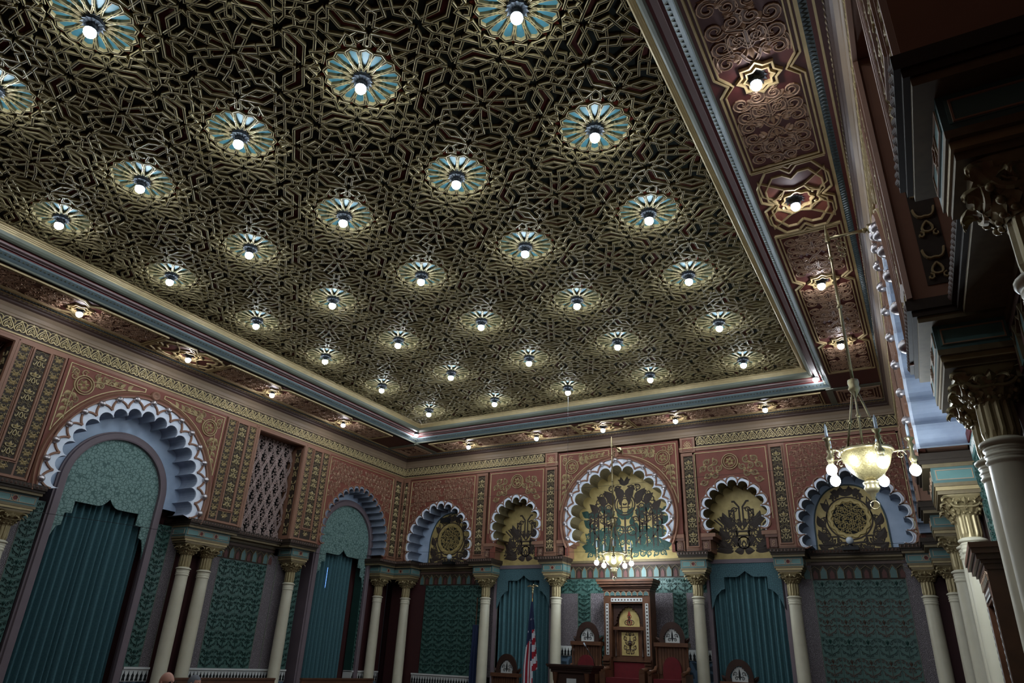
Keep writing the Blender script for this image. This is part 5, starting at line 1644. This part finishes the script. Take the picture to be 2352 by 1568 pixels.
# ================================================================== SMALL FITTINGS
t = thing('floodlight', 'black box floodlight on an arm at the left end arch of back wall', 'lamp', (-5.38, 2.6, 5.41))
mb = MB(); mb.box(-.12, .12, -.10, .10, -.08, .07); mb.box(-.10, .10, -.11, -.10, -.06, .05); mb.ob('housing', blackmetal, t)
mb = MB(); mb.tube([(0, 0, .06), (.02, .1, .14), (.14, .45, .34), (.2, .72, .42)], .012, 8); mb.ob('arm', blackmetal, t)
for x, z, nm in ((-5.42, 4.33, 'left'), (5.77, 4.37, 'right')):
    t = thing('globe_lamp', 'clear glass globe lamp on black base below the %s round grille' % nm, 'lamp', (x, 3.02, z - .04), 0, 'glass globe lamps on the back ledge')
    mb = MB(); mb.box(-.17, .17, -.1, .1, -.12, -.04); mb.lathe([(.07, -.04), (.06, .0), (.03, .02)], 12); mb.ob('base', blackmetal, t)
    mb = MB(); mb.ball(.085, (0, 0, .10), 16, 10); mb.ob('globe', glass, t)
    mb = MB(); mb.lathe([(.02, .02), (.022, .06), (.05, .10), (.045, .14), (.001, .15)], 10); mb.ob('reflector', candle, t)
def cable(pts, label, r=.004):
    mb = MB(); mb.tube(pts, r, 6); tag(mb.ob('cable', blackmetal), label, 'cable')
cable([(-7.4, 2.72, 6.06), (-3, 2.72, 6.08), (0, 2.72, 6.1), (4, 2.72, 6.13), (7.4, 2.72, 6.17)], 'thin black cable strung across the heads of the back wall arches')
cable([(-7.4, 2.83, 4.58), (-2, 2.83, 4.38), (3, 2.83, 4.32), (7.4, 2.83, 4.30)], 'thin black cable strung across the back wall at ledge height')
cable([(-7.3, -9.6, 3.72), (-7.3, -6.3, 3.86), (-7.3, -2, 3.98), (-7.3, 2.2, 4.2)], 'thin black cable running along the left wall before the door curtains', .005)
cable([(0, .02, 7.78), (0, .02, 3.3)], 'thin plumb cable hanging from a star ceiling bulb', .004)

# benches along the left wall
for y0, y1, nm in ((-4.4, -1.5, 'tiled panel'), (-.6, 2.2, 'small arched doorway')):
    t = thing('bench', 'long wooden bench against left wall below the %s' % nm, 'bench', (-6.9, (y0 + y1) / 2, 0), 0, 'benches along the left wall')
    h = (y1 - y0) / 2
    mb = MB(); mb.box(-.3, .3, -h, h, .40, .46); mb.ob('seat', wood, t)
    mb = MB(); mb.box(-.34, -.28, -h, h, .44, .93); mb.box(-.36, -.26, -h, h, .93, .97); mb.ob('backrest', wood, t)
    for yy in (-h + .04, h - .04):
        mb = MB(); mb.box(-.34, .3, yy - .04, yy + .04, 0, .62); mb.ob('end_panel', wood, t)

# ================================================================== PEOPLE
def person(x, y, rz, label, hair, glasses, s=1.0):
    t = thing('person', label, 'person', (x, y, 0), rz)
    me = bpy.data.meshes.new('body')
    P = {'pelvis': (0, 0, .52, .15), 'waist': (0, .03, .70, .14), 'chest': (0, .02, .92, .17), 'neckb': (0, .02, 1.06, .075), 'neck': (0, 0, 1.12, .058),
         'shl': (.19, .02, 1.0, .07), 'ell': (.26, .0, .74, .05), 'wrl': (.17, -.22, .66, .033), 'hal': (.13, -.30, .64, .035),
         'shr': (-.19, .02, 1.0, .07), 'elr': (-.26, .0, .74, .05), 'wrr': (-.17, -.22, .66, .033), 'har': (-.13, -.30, .64, .035),
         'hl': (.10, -.08, .50, .095), 'kl': (.13, -.46, .50, .065), 'al': (.13, -.46, .10, .042), 'tl': (.14, -.62, .045, .035),
         'hr': (-.10, -.08, .50, .095), 'kr': (-.13, -.46, .50, .065), 'ar': (-.13, -.46, .10, .042), 'tr': (-.14, -.62, .045, .035)}
    K = list(P); E_ = [('pelvis', 'waist'), ('waist', 'chest'), ('chest', 'neckb'), ('neckb', 'neck'), ('chest', 'shl'), ('shl', 'ell'), ('ell', 'wrl'), ('wrl', 'hal'), ('chest', 'shr'), ('shr', 'elr'), ('elr', 'wrr'), ('wrr', 'har'),
                       ('pelvis', 'hl'), ('hl', 'kl'), ('kl', 'al'), ('al', 'tl'), ('pelvis', 'hr'), ('hr', 'kr'), ('kr', 'ar'), ('ar', 'tr')]
    me.from_pydata([P[k][:3] for k in K], [(K.index(a), K.index(b)) for a, b in E_], [])
    me.materials.append(suit)
    o = ob('body', me, t)
    o.modifiers.new('skin', 'SKIN')
    for i, k in enumerate(K):
        me.skin_vertices[0].data[i].radius = (P[k][3],) * 2; me.skin_vertices[0].data[i].use_root = (k == 'pelvis')
    sb = o.modifiers.new('subdivision', 'SUBSURF'); sb.levels = 1; sb.render_levels = 2
    # head: shaped ovoid with brow, nose, mouth, chin, ears; faces -y
    mb = MB(); n, k = 28, 20
    for i in range(k + 1):
        ph = PI * i / k
        for j in range(n):
            th = 2 * PI * j / n
            sx, sy, sz = math.sin(ph) * math.cos(th), math.sin(ph) * math.sin(th), -math.cos(ph)
            X, Y, Z = .078 * sx, .098 * sy + .008, .118 * sz
            if sz < 0: X *= 1 - .30 * (-sz) ** 1.5; Y -= .012 * (-sz)
            fr_ = max(0, -sy)
            Y -= .026 * fr_ * math.exp(-((sx / .16) ** 2)) * math.exp(-(((sz + .18) / .20) ** 2))    # nose
            Y += .012 * fr_ * (math.exp(-(((abs(sx) - .38) / .16) ** 2)) * math.exp(-(((sz - .05) / .12) ** 2)))   # eye sockets
            Y -= .006 * fr_ * math.exp(-(((sz - .22) / .1) ** 2))
            Y -= .008 * fr_ * math.exp(-((sx / .3) ** 2)) * math.exp(-(((sz + .52) / .07) ** 2)); Y -= .012 * fr_ * math.exp(-((sx / .3) ** 2)) * math.exp(-(((sz + .82) / .1) ** 2))
            mb.v.append((X, Y, Z))
    for i in range(k):
        for j in range(n):
            w = (j + 1) % n; mb.face([i * n + j, i * n + w, (i + 1) * n + w, (i + 1) * n + j], 0, True)
    for sg in (-1, 1):
        n0 = len(mb.v); mb.ball(.03, (0, 0, 0), 10, 6); mb.xf(lambda x, y, z: (sg * .080 + x * .35, .012 + y * .65, z * 1.05 - .012), n0)
    hd = mb.ob('head', skin, t, (0, -.03, 1.245))
    mb = MB()
    for sg in (-1, 1): mb.ball(.011, (sg * .030, -.080, .006), 8, 5)
    mb.ob('eyes', black, hd)
    if hair:
        mb = MB()
        for i in range(8):
            ph = PI * (.0 + .58 * i / 7)
            for j in range(24):
                th = 2 * PI * j / 24
                cut = 1 if math.sin(th) > -.35 else min(1, .62 / (.58 * i / 7 + .01) * .6)
                p2 = ph * cut
                mb.v.append((.084 * math.sin(p2) * math.cos(th), .104 * math.sin(p2) * math.sin(th) + .012, .124 * math.cos(p2)))
        for i in range(7):
            for j in range(24):
                w = (j + 1) % 24; mb.face([i * 24 + j, (i + 1) * 24 + j, (i + 1) * 24 + w, i * 24 + w], 0, True)
        mb.ob('hair', hairm, hd)
    if glasses:
        mb = MB()
        for sg in (-1, 1):
            mb.tube([(sg * .032 + .024 * math.cos(2 * PI * i / 14), -.104, .004 + .018 * math.sin(2 * PI * i / 14)) for i in range(15)], .0025, 5)
            mb.tube([(sg * .056, -.102, .006), (sg * .080, -.05, .01), (sg * .082, .01, .008)], .0025, 5)
        mb.tube([(-.008, -.106, .006), (.008, -.106, .006)], .0025, 5); mb.ob('glasses', blackmetal, hd)
    return t
def plain_chair(x, y, rz, label):
    t = thing('side_chair', label, 'chair', (x, y, 0), rz, 'chairs under the seated people')
    mb = MB(); mb.box(-.24, .24, -.30, .22, .32, .36); mb.ob('seat', wood, t)
    mb = MB(); mb.box(-.24, .24, .22, .26, .36, .90); mb.ob('backrest', wood, t)
    for a in (-.22, .22):
        for b in (-.27, .22):
            mb = MB(); mb.box(a - .02, a + .02, b - .02, b + .02, 0, .32); mb.ob('leg', wood, t)
for x, y, rz, k, l1, l2, h, g in ((-1.0, -9.02, 1.75, .955, 'bald person with glasses at the lower left, only head in view', 'chair under the bald person', False, True), (-2.0, -7.85, 1.95, .905, 'grey haired person right of the bald person, only head in view', 'chair under the grey haired person', True, False)):
    t = person(x, y, rz, l1, h, g); t.scale = (k, k, k); plain_chair(x, y, rz, l2)
